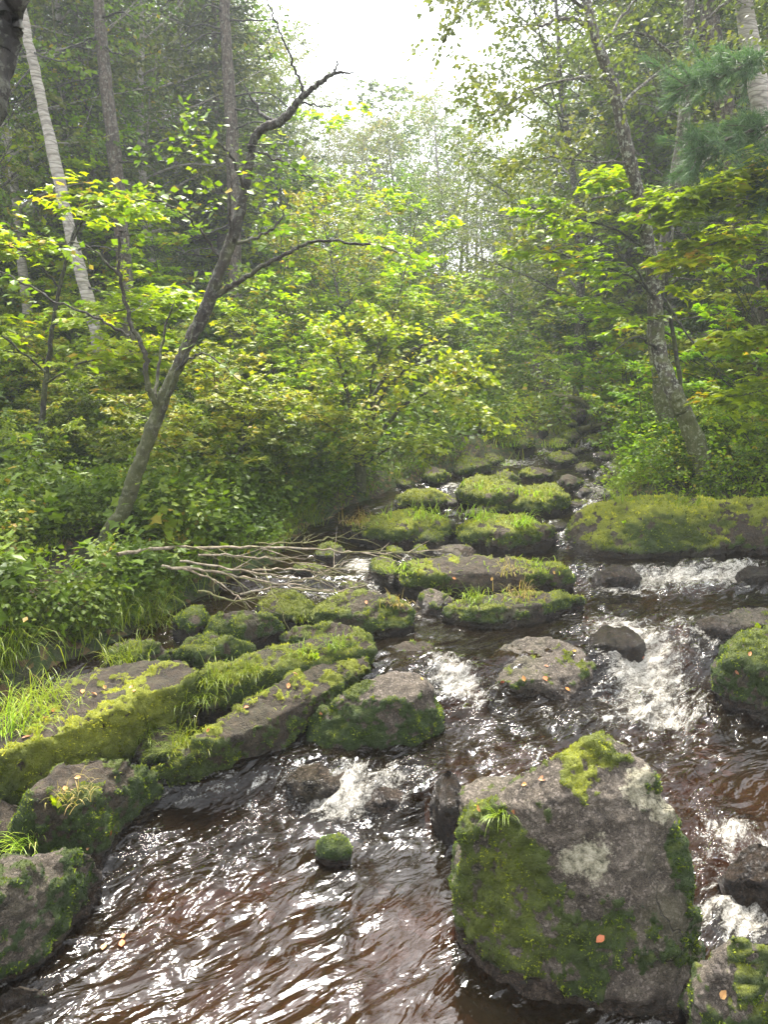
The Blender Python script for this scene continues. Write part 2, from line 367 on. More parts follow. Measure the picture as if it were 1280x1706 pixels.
M['water'] = water_mat()

# ------------------------------------------------------------------ ground, stream bed
def grid(Xs, Ys):
    n, m = Xs.shape
    i = (np.arange(n - 1)[:, None] * m + np.arange(m - 1)[None]).ravel()
    return np.stack([i, i + 1, i + m + 1, i + m], 1)
def build_land():
    ys = np.concatenate([np.linspace(-6, .95, 14), np.exp(np.linspace(0, math.log(95), 420))])
    t = np.linspace(-1, 1, 440)
    X = t[None] * (.75 * np.clip(ys, 1, None)[:, None] + 1.2) + np.sign(t)[None] * np.abs(t[None]) ** 7 * 32
    Y = np.repeat(ys[:, None], 440, 1)
    x, y = X.ravel(), Y.ravel(); z = G(x, y)
    a, b = edges(y); d = np.maximum(a - x, x - b) + 5 * ss(y, 18, 20)
    V = np.stack([x, y, z], 1); Q = grid(X, Y)
    inside = (d[Q].max(1) < -.04)
    tag(put('ground', npmesh('ground', V, Q[~inside], M['ground'])), None, kind='structure')
    tag(put('stream_bed', npmesh('stream_bed', V, Q[inside], M['bed'])), None, kind='structure')
build_land()

# ------------------------------------------------------------------ rocks
ROCKS = []          # (object, bvh, spec)
def hull_obj(hulls, w, under):
    bm = bmesh.new()
    for H in hulls:
        pts = [PZ(*p) for p in H]
        c = np.mean(pts, 0)
        if under:
            for p in list(pts):
                if p[2] > w + .02:
                    q = p.copy(); q[:2] = c[:2] + (p[:2] - c[:2]) * under; q[2] = w - .18; pts.append(q)
                else:
                    q = p.copy(); q[2] = w - .18; pts.append(q)
        vs = [bm.verts.new(p) for p in pts]
        r = bmesh.ops.convex_hull(bm, input=vs)
        bmesh.ops.delete(bm, geom=[v for v in set(g for g in r['geom_interior'] + r['geom_unused'] if isinstance(g, bmesh.types.BMVert))], context='VERTS')
    me = bpy.data.meshes.new('hull'); bm.to_mesh(me); bm.free()
    return me
def remesh(me, vox, it, fac=.5):
    o = bpy.data.objects.new('tmp', me); COL.objects.link(o)
    m = o.modifiers.new('r', 'REMESH'); m.mode = 'VOXEL'; m.voxel_size = vox
    if it: s = o.modifiers.new('s', 'SMOOTH'); s.iterations = it; s.factor = fac
    dg = bpy.context.evaluated_depsgraph_get()
    e = o.evaluated_get(dg).to_mesh()
    V = np.empty(len(e.vertices) * 3, np.float32); e.vertices.foreach_get('co', V); V = V.reshape(-1, 3).astype(float)
    Q = np.empty(len(e.loops), np.int32); e.loops.foreach_get('vertex_index', Q); Q = Q.reshape(-1, 4)
    bpy.data.objects.remove(o)
    return V, Q
def vnormals(V, Q):
    n = np.cross(V[Q[:, 2]] - V[Q[:, 0]], V[Q[:, 3]] - V[Q[:, 1]])
    r = np.zeros_like(V)
    for k in range(4): np.add.at(r, Q[:, k], n)
    return norm(r), n
def rock(name, label, hulls, w, moss=.6, yel=.5, red=0.0, wet=.03, top=0.0, rough=1.0, under=1.04, cover=0.0, coverlen=.06, blobs=(), smooth=5, cat='rock', group=None, seed=None, tone=None):
    seed = len(ROCKS) * 7 + 3 if seed is None else seed
    rng = np.random.default_rng(seed)
    me = hull_obj(hulls, w, under)
    V0 = np.array([v.co for v in me.vertices]); ext = V0.max(0) - V0.min(0); size = float(np.sort(ext)[-2:].mean())
    c0 = V0.mean(0); D = float(np.linalg.norm(c0 - np.array([0, 0, CAMH])))
    vox = max(.0026 * D, size / 95)
    V, Q = remesh(me, vox, 0)
    V, Q = V, Q
    it = int(smooth * max(1, size / vox / 40))
    V, Q = remesh(me, vox, it)
    nr, _ = vnormals(V, Q); sd_ = seed * 13
    # broad facets, then ridges and cracks
    a = (fbm(V, 1.6 / size, 3, sd_) - .5) * .22 * size
    b = (np.abs(fbm(V, 4.0 / size, 4, sd_ + 3) - .5) * -1 + .12) * .16 * size
    st_ = V.copy(); st_[:, 2] *= 3.2
    c = (fbm(st_, 5.5 / size, 4, sd_ + 5) - .5) * .07 * size
    V = V + nr * ((a + b + c) * rough * .62)[:, None]
    V = V + nr * ((fbm(V, 13, 4, sd_ + 9, .6) - .5) * min(.05, .09 * size))[:, None]
    nr, _ = vnormals(V, Q)
    up = nr[:, 2]
    n3 = fbm(V, 2.4 / max(size, .5), 4, sd_ + 21); n4 = fbm(V, 14, 3, sd_ + 31)
    m = moss - top * ss(up, .55, .9)
    ht = V[:, 2] - w
    wet = max(wet, .015); m = m - (1 - ss(ht, wet * .4, wet * 1.3 + .02)) * 1.4
    li = np.zeros(len(V)); rd = np.full(len(V), float(red)); gy = np.zeros(len(V))
    bv = BVHTree.FromPolygons([tuple(p) for p in V], Q.tolist())
    wob = .13 * np.stack([fbm(V, 5, 3, sd_ + q) - .5 for q in (95, 96, 97)], 1) * 2 * min(1, size) + .05 * np.stack([fbm(V, 22, 2, sd_ + q) - .5 for q in (98, 99, 100)], 1)
    for kind, px, py, rr, s in blobs:
        d = ray(px, py); h = bv.ray_cast(Vector((0, 0, CAMH)), Vector(d).normalized())
        if h[0] is None: continue
        P = np.array(h[0]); rad = rr * np.linalg.norm(P - np.array([0, 0, CAMH])) / F * 1.0
        g = np.exp(-(np.linalg.norm(V + wob * (.35 if kind == 'lichen' else 1) - P, axis=1) / rad) ** 2 * .8) * s
        if kind == 'moss': m = m + g
        if kind == 'bare': m = m - g
        if kind == 'lichen': li = np.maximum(li, g); m = m - g
        if kind == 'yel': gy = gy + g
    m = np.clip(m, -.2, .86) + (n3 - .5) * 1.5 + (n4 - .5) * 2.2 + (fbm(V, 45, 2, sd_ + 33) - .5) * 1.3
    m = m - (1 - ss(ht, wet * .4, wet * 1.3 + .02)) * 1.4
    m = np.clip(m, 0, 1)
    ms = ss(m, .35, .6)
    yl = np.clip(yel * (.12 + .88 * ss(up, .35, .88)) * (.55 + .9 * (fbm(V, 7, 3, sd_ + 41) - .25)) + gy, 0, 1)  # yellower moss on tops; side moss coloured darker to stand for shade
    V = V + nr * (ms * (.004 + .045 * min(1, size) * (fbm(V, 26, 3, sd_ + 51) - .3)))[:, None]
    wt = 1 - ss(ht + (n4 - .5) * .10, max(wet, .035), max(wet, .035) + .05)
    org = np.array([c0[0], c0[1], w])
    me2 = npmesh(name, V - org, Q, M['rock'], True, {'moss': m, 'yel': yl, 'lichen': li, 'red': rd, 'wet': wt})
    bpy.data.meshes.remove(me)
    o = put(name, me2); o.location = Vector(org)
    tag(o, label, cat, group)
    # fuzz of moss standing on the surface
    nr, fn = vnormals(V, Q)
    fa = np.linalg.norm(fn, axis=1) * .5
    cen = V[Q].mean(1); vis = (cen[:, 2] > w + .01)
    fm = ms[Q].mean(1); s = max(.0055, .0021 * D)
    toc = norm(np.array([0, 0, CAMH]) - cen); facing = (np.sum(norm(fn) * toc, 1) > -.45)
    lam = fa / (s * s) * 1.5 * np.clip(fm - .25, 0, 1) * vis * facing
    cnt = rng.poisson(np.clip(lam, 0, 50)); idx = np.repeat(np.arange(len(Q)), cnt)
    if len(idx):
        a1, a2 = rng.random((2, len(idx), 1))
        P = (V[Q[idx, 0]] * (1 - a1) + V[Q[idx, 1]] * a1) * (1 - a2) + (V[Q[idx, 3]] * (1 - a1) + V[Q[idx, 2]] * a1) * a2
        nn = nr[Q[idx, 0]]
        Dv = nn + np.array([0, 0, .35]) + rng.normal(0, .55, (len(idx), 3))
        cl = fbm(P, 22, 3, sd_ + 61)
        S = s * (.6 + 1.2 * rng.random(len(idx)) ** 2) * (.4 + 1.2 * cl)
        rn = np.clip((cl - .5) * 2.8 + (fbm(P, 4, 2, sd_ + 62) - .5) * 1.2 + .45 + rng.normal(0, .2, len(idx)), 0, 1)
        Vb, Fb, ab = leaves(P - org - nn * s * .2, Dv, rng.normal(0, 1, (len(idx), 3)), S, 'blade', rn, 3.4)
        yb = np.repeat(yl[Q[idx, 0]], 3)
        mo = put('moss', npmesh('moss', Vb, Fb, M['moss'], False, {'rnd': ab, 'yel': yb}), o); mo['kind'] = 'stuff'
    if cover > 0:
        g = fbm(cen, 3.0, 3, sd_ + 71)
        upf = norm(fn)[:, 2]
        lam = fa * 2600 * cover * ss(upf, .25, .7) * ss(g, .42, .6) * (cen[:, 2] > w + .05) / max(1, (D / 4)) ** 1.2
        cnt = rng.poisson(np.clip(lam, 0, 30)); idx = np.repeat(np.arange(len(Q)), cnt)
        if len(idx):
            P = cen[idx] + rng.normal(0, vox * .4, (len(idx), 3))
            fld = np.stack([fbm(P, 2.5, 2, sd_ + 81) - .5, fbm(P, 2.5, 2, sd_ + 82) - .5], 1) * 3.5
            put_blades('grass_cover', P - org, rng, coverlen * (.5 + rng.random(len(idx))), fld, M['grass_lime'], o, max(.0016, .0007 * D))['kind'] = 'stuff'
    ROCKS.append((o, BVHTree.FromPolygons([tuple(p) for p in V], Q.tolist()), V, w))
    return o
def put_blades(name, P, rng, Lh, lean, mat, parent, wd, droop=.9, up=1.0):
    """bent blades: four rows along each blade"""
    n = len(P); Lh = np.asarray(Lh); lean = np.asarray(lean)
    az = rng.random(n) * 2 * math.pi
    h = np.stack([np.cos(az), np.sin(az), np.zeros(n)], 1) * .55; h[:, :2] += lean
    side = norm(np.cross(h + np.array([0, 0, 1e-3]), np.array([0, 0, 1.])))
    d = norm(h + np.array([0, 0, up]) * 1.0)
    K = 5; pts = [P]; cur = P.copy(); dd = d.copy(); seg = (Lh / (K - 1))[:, None]
    dr = droop * (.5 + rng.random(n))[:, None]
    for k in range(K - 1):
        cur = cur + dd * seg; pts.append(cur)
        dd = norm(dd + np.array([0, 0, -1.]) * dr * (.28 + .22 * k))
    V = []
    for k, p in enumerate(pts):
        wv = wd * (1 - (k / (K - 1)) ** 1.6 * .92) * (.8 + .5 * rng.random(n))[:, None] if k else wd
        V.append(p - side * wv); V.append(p + side * wv)
    V = np.stack(V, 1)
    q = np.array([(2 * k, 2 * k + 1, 2 * k + 3, 2 * k + 2) for k in range(K - 1)])
    Q = (q[None] + (np.arange(n) * 2 * K)[:, None, None]).reshape(-1, 4)
    rn = np.repeat(np.clip(rng.beta(2, 2.4, n), 0, 1), 2 * K)
    return put(name, npmesh(name, V.reshape(-1, 3), Q, mat, True, {'rnd': rn}), parent)

def blobhull(x0, x1, yt, yb, w, hf=.75, sk=0.0, rng=None):
    W, H = x1 - x0, yb - yt
    D = np.linalg.norm(PZ((x0 + x1) / 2, yb, w) - np.array([0, 0, CAMH])); h = hf * H * D / F * 1.1
    j = lambda s: float(rng.normal(0, s)) if rng is not None else 0
    P = [(x0, yb - .38 * H, w), (x0 + .22 * W, yb - .03 * H, w), (x0 + .75 * W, yb + j(.04) * H, w), (x1, yb - .32 * H, w)]
    T = [(.16, .42, .62), (.10 + .1 * abs(j(1)), .70, .35), (.5, .62, .62), (.42 + sk * .3, .0, 1.0), (.70 + sk * .2, .06 + .05 * abs(j(1)), .95), (.93, .42, .6), (.9, .72, .3), (.25, .14, .85)]
    for a, b, c in T: P.append((x0 + (a + j(.025)) * W, yt + np.clip(b + j(.03), 0, 1) * H, w + h * c))
    return P
def brock(label, x0, x1, yt, yb, w=None, name='mossy_rock', hf=.75, sk=0.0, **k):
    rng = np.random.default_rng(len(ROCKS) + 77)
    if name == 'wet_rock': k.setdefault('rough', 1.5)
    if w is None:
        z = .4
        for _ in range(12): p = PZ((x0 + x1) / 2, yb, z); z = float(zW(p[0], p[1]))
        w = z
    return rock(name, label, [blobhull(x0, x1, yt, yb, w, hf, sk, rng)], w, **k)

# --- the boulder in the foreground
rock('boulder', 'huge foreground boulder at the right, grey face with pale lichen and a notched top',
     [[(768, 1560, -.02), (800, 1618, -.02), (880, 1665, -.02), (975, 1692, -.02), (1060, 1712, -.02), (1135, 1712, -.02), (1165, 1600, .0),
       (764, 1440, .30), (768, 1385, .42), (800, 1350, .52), (905, 1298, .68), (935, 1252, .76), (985, 1228, .80), (1040, 1236, .79), (1088, 1275, .74),
       (1122, 1345, .62), (1150, 1420, .45), (1168, 1500, .27), (1172, 1560, .14), (930, 1330, .68), (1060, 1310, .70), (990, 1450, .44)],
      [(768, 1560, -.02), (764, 1450, .30), (766, 1310, .52), (800, 1284, .55), (870, 1290, .55), (900, 1320, .56), (850, 1370, .52), (775, 1372, .48), (900, 1560, .1)]],
     0.0, moss=.42, yel=.35, red=.8, wet=.02, top=0, rough=.55, smooth=13, cat='boulder', seed=5,
     blobs=[('moss', 800, 1480, 95, .6), ('moss', 830, 1570, 100, .6), ('moss', 900, 1400, 50, .35), ('moss', 930, 1560, 60, .4), ('yel', 860, 1440, 80, .25), ('moss', 860, 1420, 60, .35), ('moss', 900, 1500, 50, .3), ('moss', 785, 1350, 30, .6), ('moss', 965, 1250, 48, .8), ('moss', 930, 1290, 25, .4), ('yel', 950, 1262, 40, .8), ('yel', 810, 1540, 60, .25),
            ('moss', 1125, 1420, 45, .7), ('moss', 1145, 1500, 50, .7), ('moss', 1150, 1580, 40, .5), ('moss', 985, 1560, 45, .35), ('moss', 965, 1630, 35, .6), ('moss', 900, 1610, 60, .4), ('moss', 1070, 1570, 40, .4), ('bare', 990, 1370, 80, .7), ('bare', 1030, 1480, 65, .6),
            ('bare', 830, 1305, 40, .9), ('bare', 1060, 1670, 80, 1.2), ('lichen', 1075, 1310, 34, 1.0), ('lichen', 1105, 1350, 24, .85), ('lichen', 1050, 1285, 18, .7), ('lichen', 992, 1440, 32, .9), ('lichen', 955, 1445, 22, .85), ('lichen', 1000, 1400, 14, .6), ('bare', 1095, 1320, 45, .9)])
# --- bottom right, right edge
brock('pinkish granite rock with bright moss down its right side, in the bottom right corner', 1138, 1345, 1556, 1760, 0.0, name='rock', moss=.18, red=1, hf=.8, blobs=[('moss', 1262, 1620, 45, .9), ('moss', 1150, 1690, 25, .6)], seed=11)
brock('dark wet rock in the small cascade right of the big boulder', 1185, 1350, 1398, 1520, .0, name='wet_rock', moss=.0, red=.2, wet=.5, hf=.55)
brock('dark wet rock with water pouring past it, just left of the big boulder', 716, 785, 1276, 1395, .0, name='wet_rock', moss=.05, wet=.5, hf=.8)
brock('low wet rock lying under the small cascade left of centre', 585, 712, 1296, 1356, .02, name='wet_rock', moss=.0, red=.7, wet=.5, hf=.5)
brock('half submerged reddish stone at the foot of the long tilted slab', 470, 600, 1268, 1312, .10, name='wet_rock', moss=.0, red=1, wet=.5, hf=.35)
brock('small round moss-topped stone standing alone in the near pool', 521, 588, 1388, 1442, 0.0, moss=.85, yel=.25, hf=.7, wet=.02)
brock('small dark stone in the bottom left corner of the pool', -5, 88, 1634, 1684, 0.0, moss=.55, yel=.05, hf=.6, wet=.02)
brock('large moss-covered rock under a brown ledge at the right edge of the photo', 1182, 1420, 1042, 1178, .16, moss=.65, yel=.35, top=.25, red=.4, hf=.75, cat='rock')
brock('flat brown rock with a green rim at the right edge, above the mossy one', 1152, 1400, 1010, 1058, .32, moss=.35, red=.6, top=.5, hf=.45)
brock('broad reddish-brown rock in mid-stream with fallen leaves on it', 796, 1002, 1060, 1166, .14, name='wet_rock', moss=.12, red=.75, wet=.04, hf=.5, top=.2, rough=.7, blobs=[('moss', 960, 1120, 30, .8), ('moss', 880, 1150, 30, .4)])
brock('dark wet rock touching the far corner of the broad reddish one', 966, 1078, 1044, 1088, .30, name='wet_rock', moss=.1, wet=.3, hf=.5)
# --- left bank, near
rock('boulder', 'mossy boulder leaning out of the lower left corner', [[(-60, 1640, 0), (10, 1630, 0), (80, 1575, 0), (165, 1500, 0), (172, 1440, .12), (150, 1410, .24), (90, 1412, .32), (20, 1465, .36), (-60, 1500, .38), (60, 1520, .22), (-60, 1440, .38)]], 0.0,
     moss=.62, yel=.2, red=.5, wet=.03, blobs=[('bare', 60, 1450, 35, .7), ('bare', 10, 1540, 30, .5)], cat='boulder')
rock('boulder', 'rounded boulder at the left, shaggy green moss with a bare brown patch on top', [[(20, 1415, .04), (90, 1450, .02), (165, 1440, .0), (240, 1370, .0), (268, 1318, .05), (262, 1290, .16), (220, 1264, .30), (150, 1260, .38), (100, 1275, .40), (60, 1320, .36), (35, 1370, .25), (140, 1340, .30)]], 0.0,
     moss=.72, yel=.30, wet=.03, blobs=[('bare', 130, 1290, 50, 1.0), ('bare', 85, 1330, 25, .5)], cat='boulder')
brock('low brown stone wedged behind the rounded mossy boulder', -60, 78, 1325, 1420, .06, name='rock', moss=.25, hf=.6)
rock('rock_slab', 'biggest flat-topped slab at the left edge, bare brown top with bright yellow moss rim',
     [[(-160, 1370, .10), (0, 1345, .10), (60, 1325, .10), (130, 1300, .10), (230, 1262, .12), (290, 1200, .14), (-160, 1300, .38), (0, 1256, .42), (130, 1208, .43), (250, 1155, .44), (322, 1128, .44), (300, 1108, .46), (245, 1100, .46), (165, 1112, .46), (100, 1160, .45), (0, 1225, .43), (-160, 1270, .42)]], .08,
     moss=.82, yel=1.0, top=.9, rough=.45, smooth=3, under=.92, wet=.01, blobs=[('yel', 150, 1205, 60, .6), ('yel', 60, 1240, 50, .5), ('yel', 250, 1160, 50, .6), ('moss', 150, 1205, 30, .7), ('moss', 60, 1240, 30, .7), ('moss', 230, 1172, 28, .7), ('moss', 270, 1120, 20, .5)])
rock('rock_slab', 'long tilted slab with grassy top edge and a dark hollow beneath',
     [[(255, 1302, .04), (300, 1322, .02), (380, 1290, .06), (470, 1245, .14), (520, 1185, .2), (250, 1280, .18), (330, 1228, .34), (400, 1180, .38), (480, 1128, .40), (555, 1095, .41), (610, 1092, .41), (616, 1115, .36), (530, 1155, .34), (400, 1225, .32), (300, 1275, .22), (590, 1135, .25)]], .04,
     moss=.92, yel=1.0, top=.58, rough=.45, smooth=3, under=0, cover=.12, coverlen=.04)
rock('rock_slab', 'mossy slab behind the long tilted slab, grass tufts along its crest',
     [[(320, 1165, .28), (345, 1190, .25), (430, 1170, .25), (520, 1125, .3), (600, 1105, .3), (330, 1120, .44), (420, 1090, .46), (520, 1066, .48), (600, 1060, .48), (620, 1080, .42), (510, 1098, .42), (400, 1140, .38)]], .2,
     moss=.85, yel=.7, top=.50, rough=.5, smooth=3, under=.95, cover=.08, coverlen=.04)
brock('low mossy rock half hidden between the two long slabs', 205, 325, 1200, 1290, .10, moss=.7, yel=.3, hf=.5)
rock('boulder', 'blocky boulder at the waterline with a bare brown cap and deep green sides',
     [[(515, 1240, .08), (530, 1272, .04), (600, 1276, .04), (690, 1262, .04), (742, 1246, .04), (738, 1205, .10), (716, 1160, .25), (512, 1205, .2), (560, 1165, .34), (600, 1135, .42), (650, 1116, .46), (700, 1118, .46), (716, 1142, .40), (690, 1165, .38), (610, 1165, .38)]], .04,
     moss=.70, yel=.3, top=.2, red=.6, rough=.55, smooth=3, blobs=[('bare', 680, 1135, 36, 1.2), ('bare', 640, 1135, 25, .7)], cat='boulder')
brock('dark mossy rock with a single grass tuft, behind the brown-capped boulder', 622, 760, 1066, 1152, .14, moss=.55, yel=.3, hf=.6)
brock('smooth mossy block lying behind the yellow-rimmed slab', 262, 436, 1050, 1118, .3, moss=.85, yel=.4, hf=.85)
brock('small mossy stone with grass at its left, next to the herbs', 172, 286, 1062, 1120, .3, moss=.85, yel=.45, hf=.85)
brock('mossy stone in the middle of the left rock pile', 328, 474, 1012, 1068, .36, moss=.9, yel=.35, hf=.9)
brock('small mossy stone at the back of the left rock pile', 285, 355, 1008, 1056, .38, moss=.9, yel=.3, hf=.9)
brock('flat rock with a bare ridge and mossy flanks, below the branch pile', 450, 634, 1034, 1094, .32, moss=.7, yel=.5, top=.2, hf=.7)
brock('wide mossy slab with a bare brown top, right below the branch pile', 500, 692, 984, 1058, .32, name='rock_slab', moss=.85, yel=.6, hf=.75, cover=.06, coverlen=.05, top=.1, blobs=[('bare', 610, 1000, 40, .9)])
brock('mossy knob with grass left of the wide slab', 412, 530, 980, 1044, .34, moss=.9, yel=.6, hf=.6, cover=.06, coverlen=.05)
brock('small brown stone with a grass tuft between two mossy slabs', 690, 762, 978, 1024, .33, name='rock', moss=.35, yel=.3, red=.5, hf=.6)
rock('rock_slab', 'thin low slab in mid-stream, dark green front and straw-coloured grass on top',
     [[(738, 1022, .33), (770, 1045, .32), (850, 1048, .32), (930, 1030, .32), (972, 1010, .32), (972, 992, .44), (940, 985, .47), (860, 983, .48), (790, 992, .46), (742, 1012, .42), (800, 1015, .46), (900, 1005, .46)]], .32,
     moss=.75, yel=.7, top=.25, rough=.7, smooth=3, cover=.05, coverlen=.06)
rock('rock_slab', 'broad flat slab across mid-stream with a wet brown middle and grassy ends',
     [[(658, 962, .40), (672, 985, .36), (740, 990, .36), (850, 988, .36), (950, 978, .36), (958, 962, .44), (930, 940, .53), (860, 932, .54), (760, 928, .54), (680, 936, .53), (700, 955, .52), (880, 955, .52)]], .36,
     moss=.66, yel=.9, top=.30, rough=.6, smooth=3, cover=.04, coverlen=.05, blobs=[('bare', 790, 945, 50, 1.1), ('bare', 830, 960, 40, .6)])
brock('brown stone with a mossy top between the slabs and the branch tips', 612, 668, 925, 968, .4, name='rock', moss=.45, hf=.6)
brock('flat pale rock with water around it, behind the broad slab', 722, 796, 904, 930, .44, name='rock', moss=.25, red=.6, hf=.5)
brock('little green stone beside the flat pale rock', 686, 716, 907, 930, .44, moss=.9, yel=.4, hf=.7)
brock('small mossy lump left of the little green stone', 640, 676, 908, 932, .44, moss=.85, yel=.5, hf=.7)
brock('long mossy rock under thick yellow-green grass at the bend', 566, 768, 848, 906, .46, moss=.9, yel=.9, hf=.7, cover=.06, coverlen=.05)
brock('round mossy stone tucked in front of the two grassy rocks', 672, 750, 872, 910, .45, moss=.9, yel=.5, hf=.65)
brock('mossy rock with blades of grass hanging down its dark right side', 750, 932, 850, 916, .45, moss=.75, yel=.9, hf=.7, sk=-.3, cover=.10, coverlen=.06, blobs=[('bare', 905, 900, 30, .8)])
rock('boulder', 'long massive boulder covered in moss, reaching in from the right bank',
     [[(950, 905, .44), (975, 922, .42), (1050, 930, .42), (1180, 924, .42), (1290, 918, .42), (952, 872, .60), (972, 848, .72), (1015, 837, .79), (1090, 834, .81), (1180, 832, .82), (1300, 838, .78), (1100, 856, .77)],
      [(1150, 925, .42), (1250, 920, .42), (1400, 917, .42), (1620, 905, .42), (1170, 846, .76), (1230, 833, .84), (1330, 834, .84), (1480, 830, .85), (1620, 832, .84), (1380, 856, .77)]], .42,
     moss=.80, yel=.95, rough=.65, smooth=3, cat='boulder', cover=0, coverlen=.04, blobs=[('moss', 1050, 915, 70, .5), ('moss', 1180, 912, 70, .5), ('bare', 1000, 890, 35, .5), ('bare', 1090, 875, 40, .55), ('bare', 1180, 875, 45, .55), ('bare', 1250, 885, 40, .45), ('yel', 1000, 848, 35, .3), ('yel', 1150, 836, 50, .3)])
brock('black wet rock at the lip of the far cascade', 986, 1076, 938, 972, .36, name='wet_rock', moss=.12, wet=.5, hf=.6)
brock('dark wet stone in the far cascade near the right edge', 1228, 1300, 938, 968, .38, name='wet_rock', moss=.0, wet=.5, hf=.6)
brock('small dark stone in the chute left of the long boulder', 910, 952, 868, 884, .46, name='wet_rock', moss=.3, wet=.2, hf=.6)
# --- upstream
UP = [(600, 640, 872, 892, .8, .7, 'mossy stone at the left foot of the bend rock'), (770, 830, 846, 862, .8, .6, 'low mossy stone between bend rock and grassy rock'), (955, 985, 858, 868, .5, .3, 'wet pebble-sized stone in the chute'),
      (1000, 1045, 812, 830, .8, .6, 'mossy stone below the right bank grass'), (880, 920, 722, 736, .8, .7, 'mossy stone at the far turn, left side'), (925, 962, 716, 730, .8, .7, 'mossy stone at the far turn, middle'), (970, 1000, 712, 724, .8, .6, 'mossy stone at the far turn, right side'),
      (760, 800, 738, 756, .85, .6, 'mossy stone against the far left bank'), (815, 850, 724, 740, .85, .6, 'mossy stone higher on the far left bank'), (940, 975, 745, 757, .5, .4, 'wet stone splitting the far channel'), (960, 990, 812, 826, .6, .5, 'small stone in the middle of the right channel'), (655, 690, 795, 815, .8, .5, 'mossy stone below the left bank bushes'), (735, 765, 828, 845, .7, .5, 'small stone in the left upstream channel'),
      (655, 755, 815, 850, .75, .8, 'mossy mound at the left end of the upstream rocks'), (755, 885, 797, 846, .85, .8, 'grassy rock mound in the middle of the stream, behind the grassy bend rocks'),
      (845, 955, 806, 856, .8, .8, 'grassy rock spreading toward the right channel'), (790, 850, 832, 858, .7, .6, 'flat mossy stone before the grassy mounds'), (925, 974, 788, 815, .35, .2, 'blackish dome-shaped rock in the upstream channel'),
      (748, 818, 760, 795, .85, .4, 'dark green rounded boulder under the left bank bushes upstream'), (815, 868, 783, 812, .8, .7, 'grass-topped stone right of the dark green one'), (858, 925, 776, 802, .85, .7, 'mossy stone among the upstream channels'),
      (885, 935, 833, 854, .6, .5, 'small mossy stone at the right channel edge'), (936, 990, 832, 848, .45, .4, 'low wet stone just above the chute'), (905, 962, 753, 776, .85, .6, 'mossy rock near the top of the visible stream'),
      (984, 1038, 750, 768, .3, .3, 'flat pale stone slab by the right bank upstream'), (850, 892, 736, 756, .85, .7, 'grassy stone below the far bend, left one'), (900, 960, 733, 752, .85, .7, 'grassy stone below the far bend, right one'),
      (988, 1022, 792, 808, .8, .5, 'tiny mossy stone in the right channel'), (1025, 1100, 800, 836, .7, .6, 'mossy rock against the right bank above the long boulder'), (700, 752, 778, 808, .8, .5, 'mossy stone at the foot of the left bank'),
      (955, 1000, 768, 788, .8, .6, 'mossy stone beside the narrow right channel'), (800, 842, 755, 776, .8, .6, 'mossy stone between the two far channels'), (966, 1006, 728, 744, .7, .6, 'stone where the stream leaves sight'),
      (640, 700, 850, 874, .8, .8, 'mossy hump right behind the grassy bend rock'), (520, 580, 905, 935, .8, .6, 'mossy stone by the dark backwater on the left'), (480, 545, 938, 962, .75, .5, 'mossy stone under the branch tips'), (560, 620, 968, 990, .7, .5, 'low stone in the side trickle')]
for x0, x1, yt, yb, ms_, yl_, lb in UP:
    brock(lb, x0, x1, yt, yb, None, moss=ms_, yel=yl_, hf=.75, cover=0, top=.25 if yl_ < .75 else .1)

rs = np.random.default_rng(77)
for i in range(26):      # little mossy stones where the stream climbs out of sight
    t = (i + .5) / 26; py = 762 - 66 * t + rs.normal(0, 3); px = 935 + 45 * t + rs.uniform(-85, 75) * (1 - .45 * t); W = rs.uniform(22, 52) * (1 - .35 * t); H = W * rs.uniform(.34, .55)
    g_ = PG(px, py); dep_ = float(g_[2])
    rock('mossy_stone', ('small low mossy stone among many where the stream climbs out of sight' if i % 2 else 'small rounded mossy stone at the edge of the climbing far stream'), [blobhull(px - W / 2, px + W / 2, py - H, py, dep_, .8, 0, rs)], dep_, moss=.7 if i % 4 else .3, yel=rs.uniform(.3, .9), wet=.02, group='small stones in the far stream, ' + ('low' if i % 2 else 'rounded'))

def hit(px, py):
    """nearest rock or land under that point of the photo: position, normal, rock or None"""
    o = Vector((0, 0, CAMH)); d = Vector(ray(px, py)).normalized(); best = None
    for r, bv, V, w_ in ROCKS:
        h = bv.ray_cast(o, d)
        if h[0] is not None and (best is None or h[3] < best[2]): best = (h[0], h[1], h[3], r)
    g = PG(px, py); dg = (Vector(g) - o).length
    if best is None or dg < best[2]: return np.array(g), np.array([0, 0, 1.]), None
    return np.array(best[0]), np.array(best[1]), best[3]

